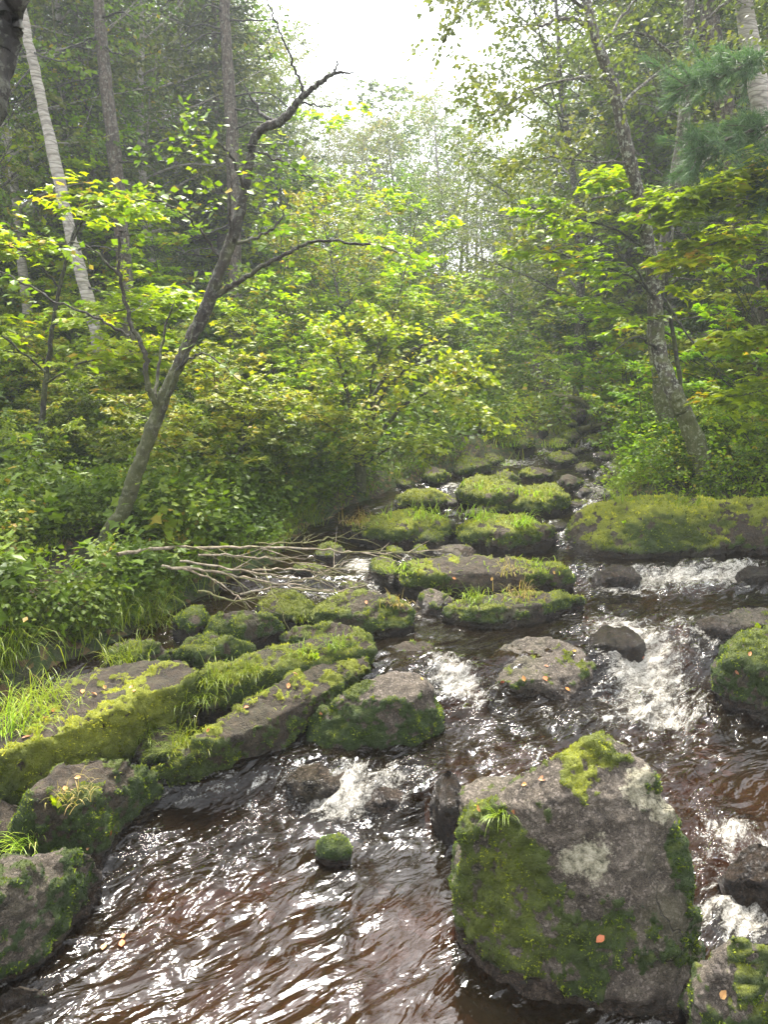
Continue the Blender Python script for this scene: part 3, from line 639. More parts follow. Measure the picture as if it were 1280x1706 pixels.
# ------------------------------------------------------------------ water
def build_water():
    ys = np.concatenate([np.linspace(-4, .9, 8)[:-1], np.exp(np.linspace(math.log(.9), math.log(18.5), 540))]); m = 520
    a, b = edges(ys); lim = 1.0 * np.clip(ys, 1, None) + 1.2
    xl = np.maximum(a - .45, -lim); xr = np.minimum(b + .45, lim)
    t = np.linspace(0, 1, m); X = xl[:, None] + (xr - xl)[:, None] * t[None]; Y = np.repeat(ys[:, None], m, 1)
    x, y = X.ravel(), Y.ravel(); p = xy0(x, y); z = zW(x, y)
    FO = [(575, 1345, 75, 24, 1.0), (520, 1335, 60, 22, .45), (640, 1340, 50, 20, .7), (660, 1310, 70, 18, .5), (1060, 1120, 75, 42, 1.1), (1090, 1185, 90, 24, .9), (1150, 1165, 80, 30, .5), (1010, 1200, 90, 26, .45),
          (1150, 1095, 70, 24, .6), (760, 1168, 50, 20, 1.0), (730, 1135, 25, 22, .7), (800, 1180, 60, 18, .5), (1150, 972, 130, 11, 1.0), (1240, 965, 80, 9, 1.0), (1060, 985, 110, 9, .65), (1100, 955, 60, 10, .55),
          (1230, 1530, 60, 22, 1.0), (1220, 1440, 50, 40, .7), (1180, 1480, 30, 40, .4), (600, 945, 30, 16, .9), (625, 965, 30, 10, .6), (935, 885, 22, 22, .6), (965, 910, 35, 14, .55), (985, 945, 40, 12, .5), (1000, 835, 22, 16, .5), (1010, 790, 14, 14, .6),
          (830, 765, 60, 8, 1.0), (890, 745, 40, 7, 1.0), (960, 738, 34, 7, 1.0), (1000, 815, 26, 12, .8), (990, 848, 30, 8, .7), (1025, 780, 16, 8, .9), (700, 800, 30, 6, .7), (780, 780, 30, 6, .8), (940, 770, 20, 6, .8), (850, 905, 60, 6, .35), (1010, 900, 40, 16, .5), (705, 902, 26, 12, .7), (760, 812, 40, 6, .6), (680, 930, 18, 10, .6), (870, 1250, 110, 26, .30), (700, 1290, 60, 30, .35), (900, 1190, 120, 20, .28), (430, 1400, 130, 40, .22),
          (1180, 1350, 60, 60, .28), (690, 1010, 16, 20, .3), (1000, 1010, 90, 12, .25), (250, 1580, 120, 50, .12), (600, 1520, 150, 70, .14), (1000, 860, 20, 15, .4), (1015, 765, 12, 10, .6), (870, 825, 30, 5, .5)]
    foam_glint = np.zeros(len(x)); rough = .12 + .24 * ss(-y, -4.4, -3.0)
    for px, py, rx, ry, s in FO:
        z_ = .3
        for _ in range(10): c = PZ(px, py, z_); z_ = float(zW(c[0], c[1]))
        D = np.linalg.norm(c - np.array([0, 0, CAMH])); sn = (CAMH - z_) / D
        s *= .92; g = np.exp(-(((x - c[0]) / (rx * D / F)) ** 2 + ((y - c[1]) / (ry * D / F / max(sn, .12))) ** 2) * .9)
        foam_glint = np.maximum(foam_glint, g * s); rough = rough + g * s * .8
    slope = np.abs((zW(x, y + .05) - zW(x, y - .05)) / .1)
    foam_glint = np.maximum(foam_glint, ss(slope, .25, .9) * .42)
    pts = [V[np.abs(V[:, 2] - w_ - .01) < .03] for _, _, V, w_ in ROCKS]
    kd_pts = np.concatenate([q[::3] for q in pts]); kd = KDTree(len(kd_pts))
    for i, q in enumerate(kd_pts): kd.insert((q[0], q[1], 0), i)
    kd.balance()
    near = np.array([kd.find((u, v, 0))[2] for u, v in zip(x, y)])
    foam_glint = np.maximum(foam_glint, (1 - ss(near, .005, .045)) * .34 * ss(fbm(p, 5, 2, 8), .42, .6))
    rough = rough * (.30 + 1.25 * ss(fbm(p * np.array([1, .7, 1]), 1.9, 4, 55), .36, .64))
    rough = np.clip(rough + (1 - ss(near, .0, .12)) * .12, .05, 1.2)
    th = R(38) + .5 * (fbm(p, .5, 2, 3) - .5)
    wx = x + .22 * (fbm(p, 1.6, 3, 61) - .5); wy = y + .22 * (fbm(p, 1.6, 3, 62) - .5)
    c_, s_ = math.cos(R(50)), math.sin(R(50))
    fa = wx * c_ - wy * s_; fb = wx * s_ + wy * c_
    q = np.stack([fa * 1.0, fb * .32, np.zeros_like(fa)], 1)
    rid = 1 - 2 * np.abs(fbm(q, 6.5, 4, 71) - .5); rid2 = fbm(q, 17, 3, 75) - .5
    rid3 = fbm(p, 34, 2, 79) - .5
    disp = ((rid - .75) * .15 + rid2 * .075 + rid3 * .010) * rough
    dd = np.maximum(edges(y)[0] - x, x - edges(y)[1])
    z = z + disp * (1 - ss(dd, .1, .4)) + foam_glint ** 1.5 * .06 * (fbm(p, 11, 4, 81) - .2)
    qs = np.stack([fa, fb * .30, np.zeros_like(fa)], 1)
    cr1 = 1 - 2 * np.abs(fbm(qs + .05 * fbm(p, 9, 2, 90)[:, None], 15, 3, 91) - .5); cr2 = 1 - 2 * np.abs(fbm(qs, 32, 2, 95) - .5)
    glint_lace = (ss(cr1, .90, .985) * .8 + ss(cr2, .90, .99) * .5) * ss(fbm(p, 2.4, 4, 97), .46, .64) * ss(rough, .10, .35)  # thin white crest lines painted in as glints on the ripples
    foam_glint = np.maximum(foam_glint, glint_lace * .62)  # painted glints share this mask with the real foam
    V = np.stack([x, y, z], 1)
    o = put('water', npmesh('water', V, grid(X, Y), M['water'], True, {'foam_glint': foam_glint, 'rough': rough, 'flow': np.stack([fa, fb, z], 1)}))
    tag(o, None, kind='structure')
build_water()

# ------------------------------------------------------------------ growing trees
rngT = np.random.default_rng(4242)
def rnd_perp(rng, d):
    v = rng.normal(0, 1, 3); v -= d * v.dot(d); return v / max(np.linalg.norm(v), 1e-6)
def wander(rng, p, d, L, n, jit, grav=0.0):
    pts = [np.array(p, float)]; d = np.array(d, float)
    for k in range(n):
        d = d + rng.normal(0, jit, 3) + np.array([0, 0, grav / n]); d /= np.linalg.norm(d)
        pts.append(pts[-1] + d * L / n)
    return np.array(pts)
class Leafs:
    def __init__(s): s.P = []; s.D = []; s.N = []
    def along(s, rng, pts, n, flat=.6, droop=.2):
        t = .25 + .75 * rng.random(n); k = t * (len(pts) - 1); i = np.minimum(k.astype(int), len(pts) - 2); f = (k - i)[:, None]
        P = pts[i] * (1 - f) + pts[i + 1] * f
        ax = pts[-1] - pts[0]; ax = ax / max(np.linalg.norm(ax), 1e-6)
        D = ax + rng.normal(0, .75, (n, 3)); D[:, 2] *= (1 - flat); D = norm(D); D[:, 2] -= droop
        s.P.append(P); s.D.append(D); s.N.append(np.array([0, 0, 1.]) * flat + rng.normal(0, (1 - flat) * .8 + .12, (n, 3)))
    def mesh(s, name, rng, size, shape, mat, width=1.0, jit=.35, clump=1.2, petiole=.4, tb=None):
        P = np.concatenate(s.P); D = norm(np.concatenate(s.D)); Nn = norm(np.concatenate(s.N))
        S = size * (1 + jit * rng.normal(0, 1, len(P)).clip(-1.6, 1.6))
        rn = np.clip((fbm(P, clump, 2, 91) - .5) * 1.3 + .45 + rng.normal(0, .2, len(P)), 0, 1)
        pa = leaves(P + D * (size * petiole), D, Nn, S, shape, rn, width)
        if tb is None or not tb.V: return npmesh(name, pa[0], pa[1], mat, False, {'rnd': pa[2]})
        tw = tb.tris(); V, Fa, a = join([pa, tw]); return npmesh(name, V, Fa, mat, False, {'rnd': a}, M['bark_dark'], len(tw[1]))
def twiggy(rng, tb, lf, pts, r0, side_len, n_side, n_leaf, flat=.7, spread=1.0, sub=3, droop=.2, start=.2, rise=.1, kr=4):
    """side twigs with leaves along one branch"""
    n = len(pts)
    for j in range(n_side):
        t = start + (1 - start) * (j + rng.random()) / n_side; k = t * (n - 1); i = min(int(k), n - 2); f = k - i
        p = pts[i] * (1 - f) + pts[i + 1] * f; ax = norm(pts[i + 1] - pts[i])
        sgn = 1 if j % 2 else -1
        side = norm(np.cross(ax, np.array([0, 0, 1.])) + 1e-6) * sgn
        d = norm(ax * .75 + side * spread * (.6 + .6 * rng.random()) + rng.normal(0, .25 * (1.2 - flat), 3) + np.array([0, 0, rise]))
        L = side_len * (1.15 - .6 * t) * (.6 + .7 * rng.random())
        tw = wander(rng, p, d, L, 4, .14, -droop * .5)
        tb.add(tw, np.linspace(r0 * .35, r0 * .1, 5), 3)
        lf.along(rng, tw, n_leaf, flat, droop)
        for q in range(sub):
            k2 = rng.integers(1, 4); d2 = norm(norm(tw[k2 + 1] - tw[k2]) + rnd_perp(rng, norm(tw[k2 + 1] - tw[k2])) * np.array([1, 1, 1 - flat]) * .9)
            t2 = wander(rng, tw[k2], d2, L * .5, 2, .12, -droop * .3)
            tb.add(t2, np.linspace(r0 * .18, r0 * .07, 3), 3)
            lf.along(rng, t2, max(2, n_leaf // 2), flat, droop)
def broadleaf(name, rng, H, Rc, base, bark, leafm, lsize, nprim=26, nsec=7, nl=7, shape='rhomb', tr=.12, flat=.45, droop=.4, dens=1.0, lean=0.0, up=.55, width=1.1):
    e = empty(name, (0, 0, 0)); tb = Tubes(); lf = Leafs()
    tr_ = wander(rng, (0, 0, -.2), norm(np.array([lean, 0, 1.])), H + .2, 16, .045, .12)
    rad = tr * (1 - np.linspace(0, 1, 17) ** 1.1 * .93); rad[0] *= 1.35
    wood = Tubes(); wood.add(tr_, rad, 9, rough=.12, rng=rng)
    for j in range(nprim):
        t = base + (1 - base) * (j + .5 * rng.random()) / nprim; k = t * 16; i = min(int(k), 15)
        p = tr_[i] + (tr_[i + 1] - tr_[i]) * (k - i)
        az = j * 2.4 + rng.random(); u = (t - base) / (1 - base)
        L = Rc * (.35 + .9 * math.sin(math.pi * (u * .85 + .12))) * (.7 + .5 * rng.random())
        d = norm(np.array([math.cos(az), math.sin(az), up * (.5 + .9 * rng.random())]))
        b = wander(rng, p, d, L, 7, .10, .10 if u > .5 else -.10)
        rb = max(.008, tr * .33 * (1 - .7 * t)); wood.add(b, np.linspace(rb, rb * .25, 8), 5)
        twiggy(rng, tb, lf, b, rb * .6, L * .42, nsec, int(nl * dens), flat, 1.0, 3, droop, .2, .15)
    put('trunk', wood.mesh('trunk', M[bark]), e)
    put('crown', lf.mesh('crown', rng, lsize, shape, M[leafm], width, tb=tb), e)
    e['h'] = H
    return e
def spruce(name, rng, H, Lm, base, nb=120, bark='bark_brown', mat='needle', droop=.35, bsz=.085, dens=1.0, dead=14):
    e = empty(name, (0, 0, 0)); wood = Tubes(); P = []; D = []
    tr_ = wander(rng, (0, 0, -.2), (0, 0, 1.), H + .2, 16, .012, .05); rad = .011 * H * (1 - np.linspace(0, 1, 17) * .94); wood.add(tr_, rad, 9, rough=.08, rng=rng)
    for j in range(dead):
        t = .05 + (base) * rng.random(); k = t * 16; i = int(k); az = rng.random() * 6.28; L = Lm * (.25 + .4 * rng.random())
        b = wander(rng, tr_[i], norm(np.array([math.cos(az), math.sin(az), -.1])), L, 6, .1, -.3); wood.add(b, np.linspace(.014, .003, 7), 4)
    for j in range(nb):
        t = base + (1 - base) * (j / nb) ** .9; k = t * 16; i = min(int(k), 15); p = tr_[i] + (tr_[i + 1] - tr_[i]) * (k - i)
        az = j * 2.4 + rng.random() * .8; u = (t - base) / (1 - base)
        L = Lm * ((1 - u) ** .75 * .9 + .07) * (.65 + .5 * rng.random())
        d = norm(np.array([math.cos(az), math.sin(az), .15 - droop + u * .6]))
        b = wander(rng, p, d, L, 6, .05, .25); wood.add(b, np.linspace(max(.006, .012 * L), .003, 7), 4)
        nt_ = max(3, int(L / .085)); 
        for q in range(nt_):
            s = .12 + .88 * (q + rng.random()) / nt_; kk = s * 6; ii = min(int(kk), 5); pp = b[ii] + (b[ii + 1] - b[ii]) * (kk - ii); ax = norm(b[ii + 1] - b[ii])
            side = norm(np.cross(ax, np.array([0, 0, 1.]))) * (1 if q % 2 else -1)
            tl = (.10 + .42 * L * .3 * (1.1 - s)) * (.7 + .6 * rng.random())
            td = norm(ax * .8 + side * .85 + np.array([0, 0, -.35 - .3 * rng.random()]))
            m = max(3, int(tl / .022 * dens)); ts = rng.random(m)[:, None]
            P.append(pp + td * tl * ts + np.array([0, 0, -.12]) * (tl * ts) ** 2 * 3)
            D.append(norm(td + rng.normal(0, .42, (m, 3)) + np.array([0, 0, -.12])))
    P = np.concatenate(P); D = np.concatenate(D); n = len(P)
    rn = np.clip((fbm(P, 1.5, 2, 9) - .5) * 1.2 + .4 + rng.normal(0, .2, n), 0, 1)
    V, Fa, a = leaves(P, D, rng.normal(0, 1, (n, 3)), bsz * (.7 + .6 * rng.random(n)), 'blade', rn, 2.6 * .09 / .09)
    put('trunk', wood.mesh('trunk', M[bark]), e); put('crown', npmesh('crown', V, Fa, M[mat], False, {'rnd': a}), e); e['h'] = H
    return e
def sapling(name, rng, H, leafm, lsize, nstem=3, nbr=7, nl=6, shape='lobed', spread=.5, flat=.8, bark='bark_dark', r=.012, sub=3, lenf=.36, droop=.15):
    e = empty(name, (0, 0, 0)); wood = Tubes(); tb = Tubes(); lf = Leafs()
    for s in range(nstem):
        az = rng.random() * 6.28; d = norm(np.array([math.cos(az) * spread, math.sin(az) * spread, 1.]))
        h = H * (.6 + .4 * rng.random()) if s else H
        st_ = wander(rng, (math.cos(az) * .04, math.sin(az) * .04, -.08), d, h, 10, .07, .15); wood.add(st_, np.linspace(r, r * .25, 11), 5)
        for j in range(nbr):
            t = .25 + .75 * (j + rng.random()) / nbr; k = t * 10; i = min(int(k), 9); p = st_[i] + (st_[i + 1] - st_[i]) * (k - i); a2 = j * 2.4 + rng.random()
            d2 = norm(np.array([math.cos(a2), math.sin(a2), .25 + .5 * t])); L = h * lenf * (1.25 - .7 * t) * (.7 + .5 * rng.random())
            b = wander(rng, p, d2, L, 5, .10, -.25); wood.add(b, np.linspace(r * .45, r * .12, 6), 4)
            twiggy(rng, tb, lf, b, r * .4, L * .45, 5, nl, flat, 1.0, sub, droop, .15, .05)
    put('stem', wood.mesh('stem', M[bark]), e); put('foliage', lf.mesh('foliage', rng, lsize, shape, M[leafm], 1.0, .3, 2.5, tb=tb), e); e['h'] = H
    return e

USED = {}; NEEDLAB = []
def place(proto, p, rz, s, label, cat, group=None):
    """first use moves the source itself, afterwards a copy of it and of each of its parts"""
    if proto.name not in USED: USED[proto.name] = 1; r = proto
    else:
        r = proto.copy(); COL.objects.link(r)
        for ch in [c for c in proto.children]:
            c = ch.copy(); COL.objects.link(c); c.parent = r
        for k in ('group',):
            if k in r: del r[k]
    r.location = Vector(p); r.rotation_euler = (0, 0, rz); r.scale = (s, s, s)
    tag(r, label, cat, group)
    r['label'] = label; return r
rr = lambda a, b: float(rngT.uniform(a, b))
BIRCH = [broadleaf('birch_tree', rngT, 13, 3.0, .20, 'bark_birch', 'leaf_mid', .085, 44, 11, 12, droop=.6),
         broadleaf('birch_tree', rngT, 12, 2.8, .22, 'bark_birch', 'leaf_grey', .085, 42, 11, 12, droop=.6)]
ALDER = [broadleaf('alder_tree', rngT, 12, 3.4, .16, 'bark_grey', 'leaf_grey', .085, 52, 12, 12, droop=.5),
         broadleaf('alder_tree', rngT, 10, 2.8, .10, 'bark_grey', 'leaf_mid', .085, 46, 11, 12, droop=.3)]
MAPLET = [broadleaf('maple_tree', rngT, 9, 2.6, .10, 'bark_grey', 'leaf_mid', .10, 44, 10, 12, 'rhomb', flat=.75, width=1.5),
          broadleaf('maple_tree', rngT, 8, 2.4, .12, 'bark_grey', 'leaf_yellow', .085, 44, 10, 11, 'rhomb', flat=.7, width=1.5)]
PALE = [broadleaf('aspen_tree', rngT, 11, 2.2, .25, 'bark_birch', 'leaf_pale', .075, 40, 9, 10, droop=.5, up=1.2),
        broadleaf('aspen_tree', rngT, 11, 2.4, .2, 'bark_birch', 'leaf_pale', .075, 36, 9, 9, droop=.5, up=1.0)]
SPR = [spruce('spruce_tree', rngT, 15, 3.1, .08, 170, bsz=.11), spruce('spruce_tree', rngT, 14, 2.7, .04, 180, bsz=.11), spruce('spruce_tree', rngT, 16, 3.6, .16, 165, bsz=.11)]
SAP = [sapling('maple_sapling', rngT, 2.6, 'leaf_bright', .072, 3, 9, 9), sapling('maple_sapling', rngT, 2.2, 'leaf_yellow', .065, 4, 8, 8, spread=.8),
       sapling('maple_sapling', rngT, 3.2, 'leaf_bright', .075, 2, 10, 10, spread=.3)]
SHR = [sapling('leafy_shrub', rngT, 1.6, 'leaf_mid', .048, 6, 9, 9, 'oval', .9, .55, r=.010), sapling('leafy_shrub', rngT, 1.4, 'leaf_yellow', .045, 6, 9, 9, 'oval', 1.0, .6, r=.009),
       sapling('leafy_shrub', rngT, 2.0, 'leaf_mid', .055, 5, 9, 9, 'oval', .7, .6, r=.012), sapling('leafy_shrub', rngT, 1.1, 'leaf_dark', .042, 8, 8, 8, 'oval', 1.1, .5, r=.007)]
def tree(proto, px, Y, top, label, cat, group=None, rz=None, smin=.4, smax=2.2):
    p = GA(px, Y); zt = PY(px, top, Y)[2]; s = float(np.clip((zt - p[2]) / proto['h'], smin, smax))
    return place(proto, p, rr(0, 6.28) if rz is None else rz, s, label, cat, group)

# --- trees one can single out
T1 = [(SPR[2], 378, 15.5, -420, 'tall spruce left of the sky gap, bare straight trunk showing through thin dark branches', 'spruce'),
 (SPR[0], 188, 12.5, -500, 'grey-trunked spruce standing in the upper left of the wood', 'spruce'),
 (BIRCH[0], 52, 10.5, -500, 'pale birch with white bark at the far left, behind the undergrowth', 'birch'),
 (SPR[1], 1190, 12.5, -500, 'spruce with a brown trunk at the right, behind the leaning mossy tree', 'spruce'),
 (SPR[2], 1262, 9.5, -700, 'large conifer with a bare lower trunk at the right edge of the photo', 'spruce'),
 (ALDER[0], 965, 14.0, -330, 'tall alder whose drooping leafy crown hangs into the right side of the sky', 'alder'),
 (SPR[0], 1060, 17, -330, 'dense dark spruce between the alder and the right edge trees', 'spruce'),
 (MAPLET[0], 675, 17, 330, 'fresh green maple in the centre, below the pale far trees', 'maple'),
 (PALE[0], 735, 27, 150, 'pale yellowish aspen standing tallest against the sky in the centre', 'aspen'),
 (PALE[1], 590, 25, 215, 'thin pale aspen left of centre, sky showing through its crown', 'aspen'),
 (SPR[1], 470, 19, 190, 'pointed dark spruce just left of the centre gap', 'spruce'),
 (SPR[0], 905, 21, 400, 'dark spruce closing the end of the stream, right of centre', 'spruce'),
 (MAPLET[1], 600, 11.5, 560, 'spreading yellow-green maple over the left bank at the bend', 'maple')]
for pr, px, Y, top, lb, ct_ in T1: tree(pr, px, Y, top, lb, ct_)
# --- the wood behind them
KIND = {'birch_tree': ('slim white birch', 'birch', 'birches'), 'alder_tree': ('grey-barked alder', 'alder', 'alders'), 'maple_tree': ('broad-leaved maple', 'maple', 'maples'),
        'aspen_tree': ('thin pale aspen', 'aspen', 'aspens'), 'spruce_tree': ('dark spruce', 'spruce', 'spruces'), 'maple_sapling': ('maple sapling', 'sapling', 'saplings'), 'leafy_shrub': ('leafy shrub', 'shrub', 'shrubs')}
TINT = {'leaf_green': 'with mid green leaves', 'leaf_lime': 'with lime green leaves', 'leaf_yellowing': 'with yellowing leaves', 'leaf_pale': 'with pale leaves', 'leaf_greygreen': 'with grey-green leaves', 'leaf_herb': 'with dark leaves', 'needle_green': 'with drooping boughs'}
def words(pr, px, Y):
    l, c, g = KIND[pr.name.split('.')[0]]
    cr = [ch for ch in pr.children if ch.name.split('.')[0] in ('crown', 'foliage')][0]; t = TINT[cr.data.materials[0].name]
    side = 'far left' if px < 130 else 'left' if px < 430 else 'left of centre' if px < 620 else 'middle' if px < 820 else 'right of centre' if px < 1030 else 'right' if px < 1230 else 'far right'
    if c in ('shrub', 'sapling'): dep = 'near-bank undergrowth' if Y < 8 else 'undergrowth behind the bank' if Y < 12 else 'deeper undergrowth' if Y < 18 else 'farthest undergrowth'
    else: dep = 'front trees' if Y < 15 else 'second rank of trees' if Y < 24 else 'back of the wood' if Y < 36 else 'far slope'
    return f'{l} {t}, {side} in the {dep}', c, f'{g} {side} in the {dep}'
def wild(pr, px, Y, top, **k):
    l, c, g = words(pr, px, Y); return tree(pr, px, Y, top, l, c, g, **k)
def wildp(pr, p, s, **k):
    l, c, g = words(pr, px_of(p)[0], p[1]); return place(pr, p, rr(0, 6.28), s, l, c, g)
for i, (px, Y, top) in enumerate([(-60, 13, -500), (90, 16, -450), (150, 20, -380), (265, 14, -420), (310, 19, -250), (250, 25, -200), (20, 22, -350), (430, 24, 60), (-150, 17, -450), (340, 28, -100), (110, 30, -250), (210, 34, -150), (0, 33, -260), (420, 32, 60),
     (1110, 14, -450), (1020, 20, -250), (1150, 22, -350), (1230, 17, -450), (1330, 14, -500), (1300, 22, -350), (1090, 28, -150), (960, 27, 120), (1210, 30, -200), (1400, 18, -400), (1000, 34, 60), (1320, 33, -200), (1420, 28, -250),
     (-20, 10.5, -520), (330, 17.5, -330), (130, 12.5, -520), (400, 22, -60), (230, 17.5, -400), (60, 27, -300), (370, 26, -20), (1120, 17.5, -420), (1180, 18, -420), (1270, 13, -520), (1040, 15, -360), (1360, 21, -400), (1010, 25, -60), (1130, 26, -250), (300, 32, -60), (-120, 25, -300), (460, 27, 150), (-250, 19, -420), (-300, 27, -350), (1500, 22, -400)]):
    pr = [SPR[i % 3], BIRCH[i % 2], ALDER[1], BIRCH[(i + 1) % 2], ALDER[0]][(i * 7) % 5]
    if 900 < px < 1010: pr = ALDER[i % 2]
    wild(pr, px, Y, top)
for i, (px, Y, top) in enumerate([(520, 30, 250), (560, 22, 330), (640, 31, 215), (690, 35, 190), (775, 33, 235), (820, 29, 280), (860, 34, 300), (655, 24, 290), (800, 22, 380), (545, 17, 400), (740, 20, 400), (850, 18, 440), (900, 25, 330), (710, 40, 200), (480, 36, 200), (600, 38, 210), (500, 26, 300), (615, 27, 200), (670, 36, 160), (760, 29, 190), (790, 37, 210), (835, 33, 260), (880, 27, 320), (545, 34, 190), (580, 31, 215), (720, 25, 300), (870, 38, 270), (910, 36, 220), (940, 30, 200)]):
    pr = [PALE[0], PALE[1], MAPLET[0], ALDER[1]][i % 4] if Y > 24 else [MAPLET[0], ALDER[1], BIRCH[1]][i % 3]
    wild(pr, px, Y, top)
for i in range(34):       # the far slope
    px = rr(-250, 1500); Y = rr(36, 58); c = abs(px - 700)
    top = max(-50, 330 - c * .5) + rr(-30, 60) if c < 300 else rr(-60, 160)
    wild([SPR[0], SPR[1], ALDER[0], BIRCH[0], SPR[2]][i % 5] if c > 180 else [PALE[0], ALDER[1], PALE[1]][i % 3], px, Y, top)
# --- undergrowth: saplings and shrubs on both banks
def onbank(x, y, m=.25):
    a, b = edges(np.array([y])); return (x < a[0] - m) or (x > b[0] + m) or y > 19
def strew(n, x0, x1, y0, y1, protos, s0, s1, m=.3):
    c = 0; tries = 0
    while c < n and tries < 3000:
        tries += 1; px = rr(x0, x1); Y = rr(y0, y1); p = GA(px, Y)
        if not onbank(p[0], Y, m): continue
        # keep the leaning tree and the stack of rocks clear
        q = px_of(p)
        if Y < 6.2 and q[0] > 60 and q[0] < 560: continue
        wildp(protos[int(rngT.integers(len(protos)))], p, rr(s0, s1)); c += 1
strew(34, -150, 640, 6.4, 9.0, [SHR[0], SHR[1], SHR[2], SAP[1], SHR[1]], .45, .8)
strew(30, -200, 600, 7.5, 12, [SAP[0], SAP[1], SHR[0], SHR[2], SHR[1]], .6, .95)
strew(18, -200, 720, 11, 17, [SAP[0], SAP[2], SAP[1], SHR[2]], 1.0, 1.5)
strew(12, 1080, 1450, 7.2, 10, [SHR[0], SHR[1], SHR[2]], .45, .8)
strew(14, 1030, 1500, 9, 14, [SAP[0], SAP[1], SHR[2], SHR[0]], .8, 1.2)
strew(8, 640, 840, 12, 17, [SHR[0], SHR[1], SHR[2], SAP[1]], .8, 1.2)
strew(8, 840, 1100, 15, 20, [SHR[0], SHR[1], SHR[2], SAP[1]], .9, 1.4)
strew(14, 300, 1200, 16, 26, [SHR[2], SHR[0], SAP[0], SAP[2]], 1.3, 2.2)

# ------------------------------------------------------------------ the trees that lean over the stream, limb by limb
def smooth(pts, n=8):
    P = np.asarray(pts, float)
    Q = np.vstack([2 * P[0] - P[1], P, 2 * P[-1] - P[-2]]); out = []
    for i in range(1, len(Q) - 2):
        for t in np.arange(n) / n:
            out.append(.5 * (2 * Q[i] + (Q[i+1] - Q[i-1]) * t + (2*Q[i-1] - 5*Q[i] + 4*Q[i+1] - Q[i+2]) * t*t + (3*Q[i] - Q[i-1] - 3*Q[i+1] + Q[i+2]) * t**3))
    out.append(P[-1]); return np.array(out)
def limb(pts, jit=.004, rng=rngT, n=8):
    """[(px,py,Y,radius)...] -> smooth path in the world and radii"""
    W = np.array([list(PY(a, b, Y)) + [r] for a, b, Y, r in pts]); S = smooth(W, n)
    S[1:, :3] += rng.normal(0, jit, (len(S) - 1, 3)); return S[:, :3], np.maximum(S[:, 3], .0015)
def custom(name, label, cat, base, trunk, limbs, bark, leafm, lsize, shape='oval', width=1.1, flat=.6, seed=1, trunk_sides=14):
    rng = np.random.default_rng(seed); e = empty(name, base); B = np.array(base)
    wd = Tubes(); P, r = limb(trunk, .004, rng, 12)
    r = r * (1 + .25 * (fbm(P, 4, 3, seed) - .5)); wd.add(P - B, r, trunk_sides, rough=.10, rng=rng)
    put('trunk', wd.mesh('trunk', M[bark]), e); tb = Tubes(); lf = Leafs()
    for kind, pts, lv in limbs:
        P, r = limb(pts, .006, rng); w2 = Tubes(); w2.add(P - B, r, 8, rough=.08, rng=rng)
        put(kind, w2.mesh(kind, M[bark if kind != 'bare_branch' else 'bark_dark']), e)
        if lv: twiggy(rng, tb, lf, P - B, max(.006, r.mean() * .6), lv[0], int(lv[1] * 1.3), int(lv[2] * 1.35), flat, 1.0, lv[3], .2, lv[4] if len(lv) > 4 else .2, .08)
    if lf.P: put('foliage', lf.mesh('foliage', rng, lsize, shape, M[leafm], width, .3, 2.5, tb=tb), e)
    tag(e, label, cat); return e
b = PG(150, 938)
YA = float(b[1]); TA = (float(b[0]), YA)
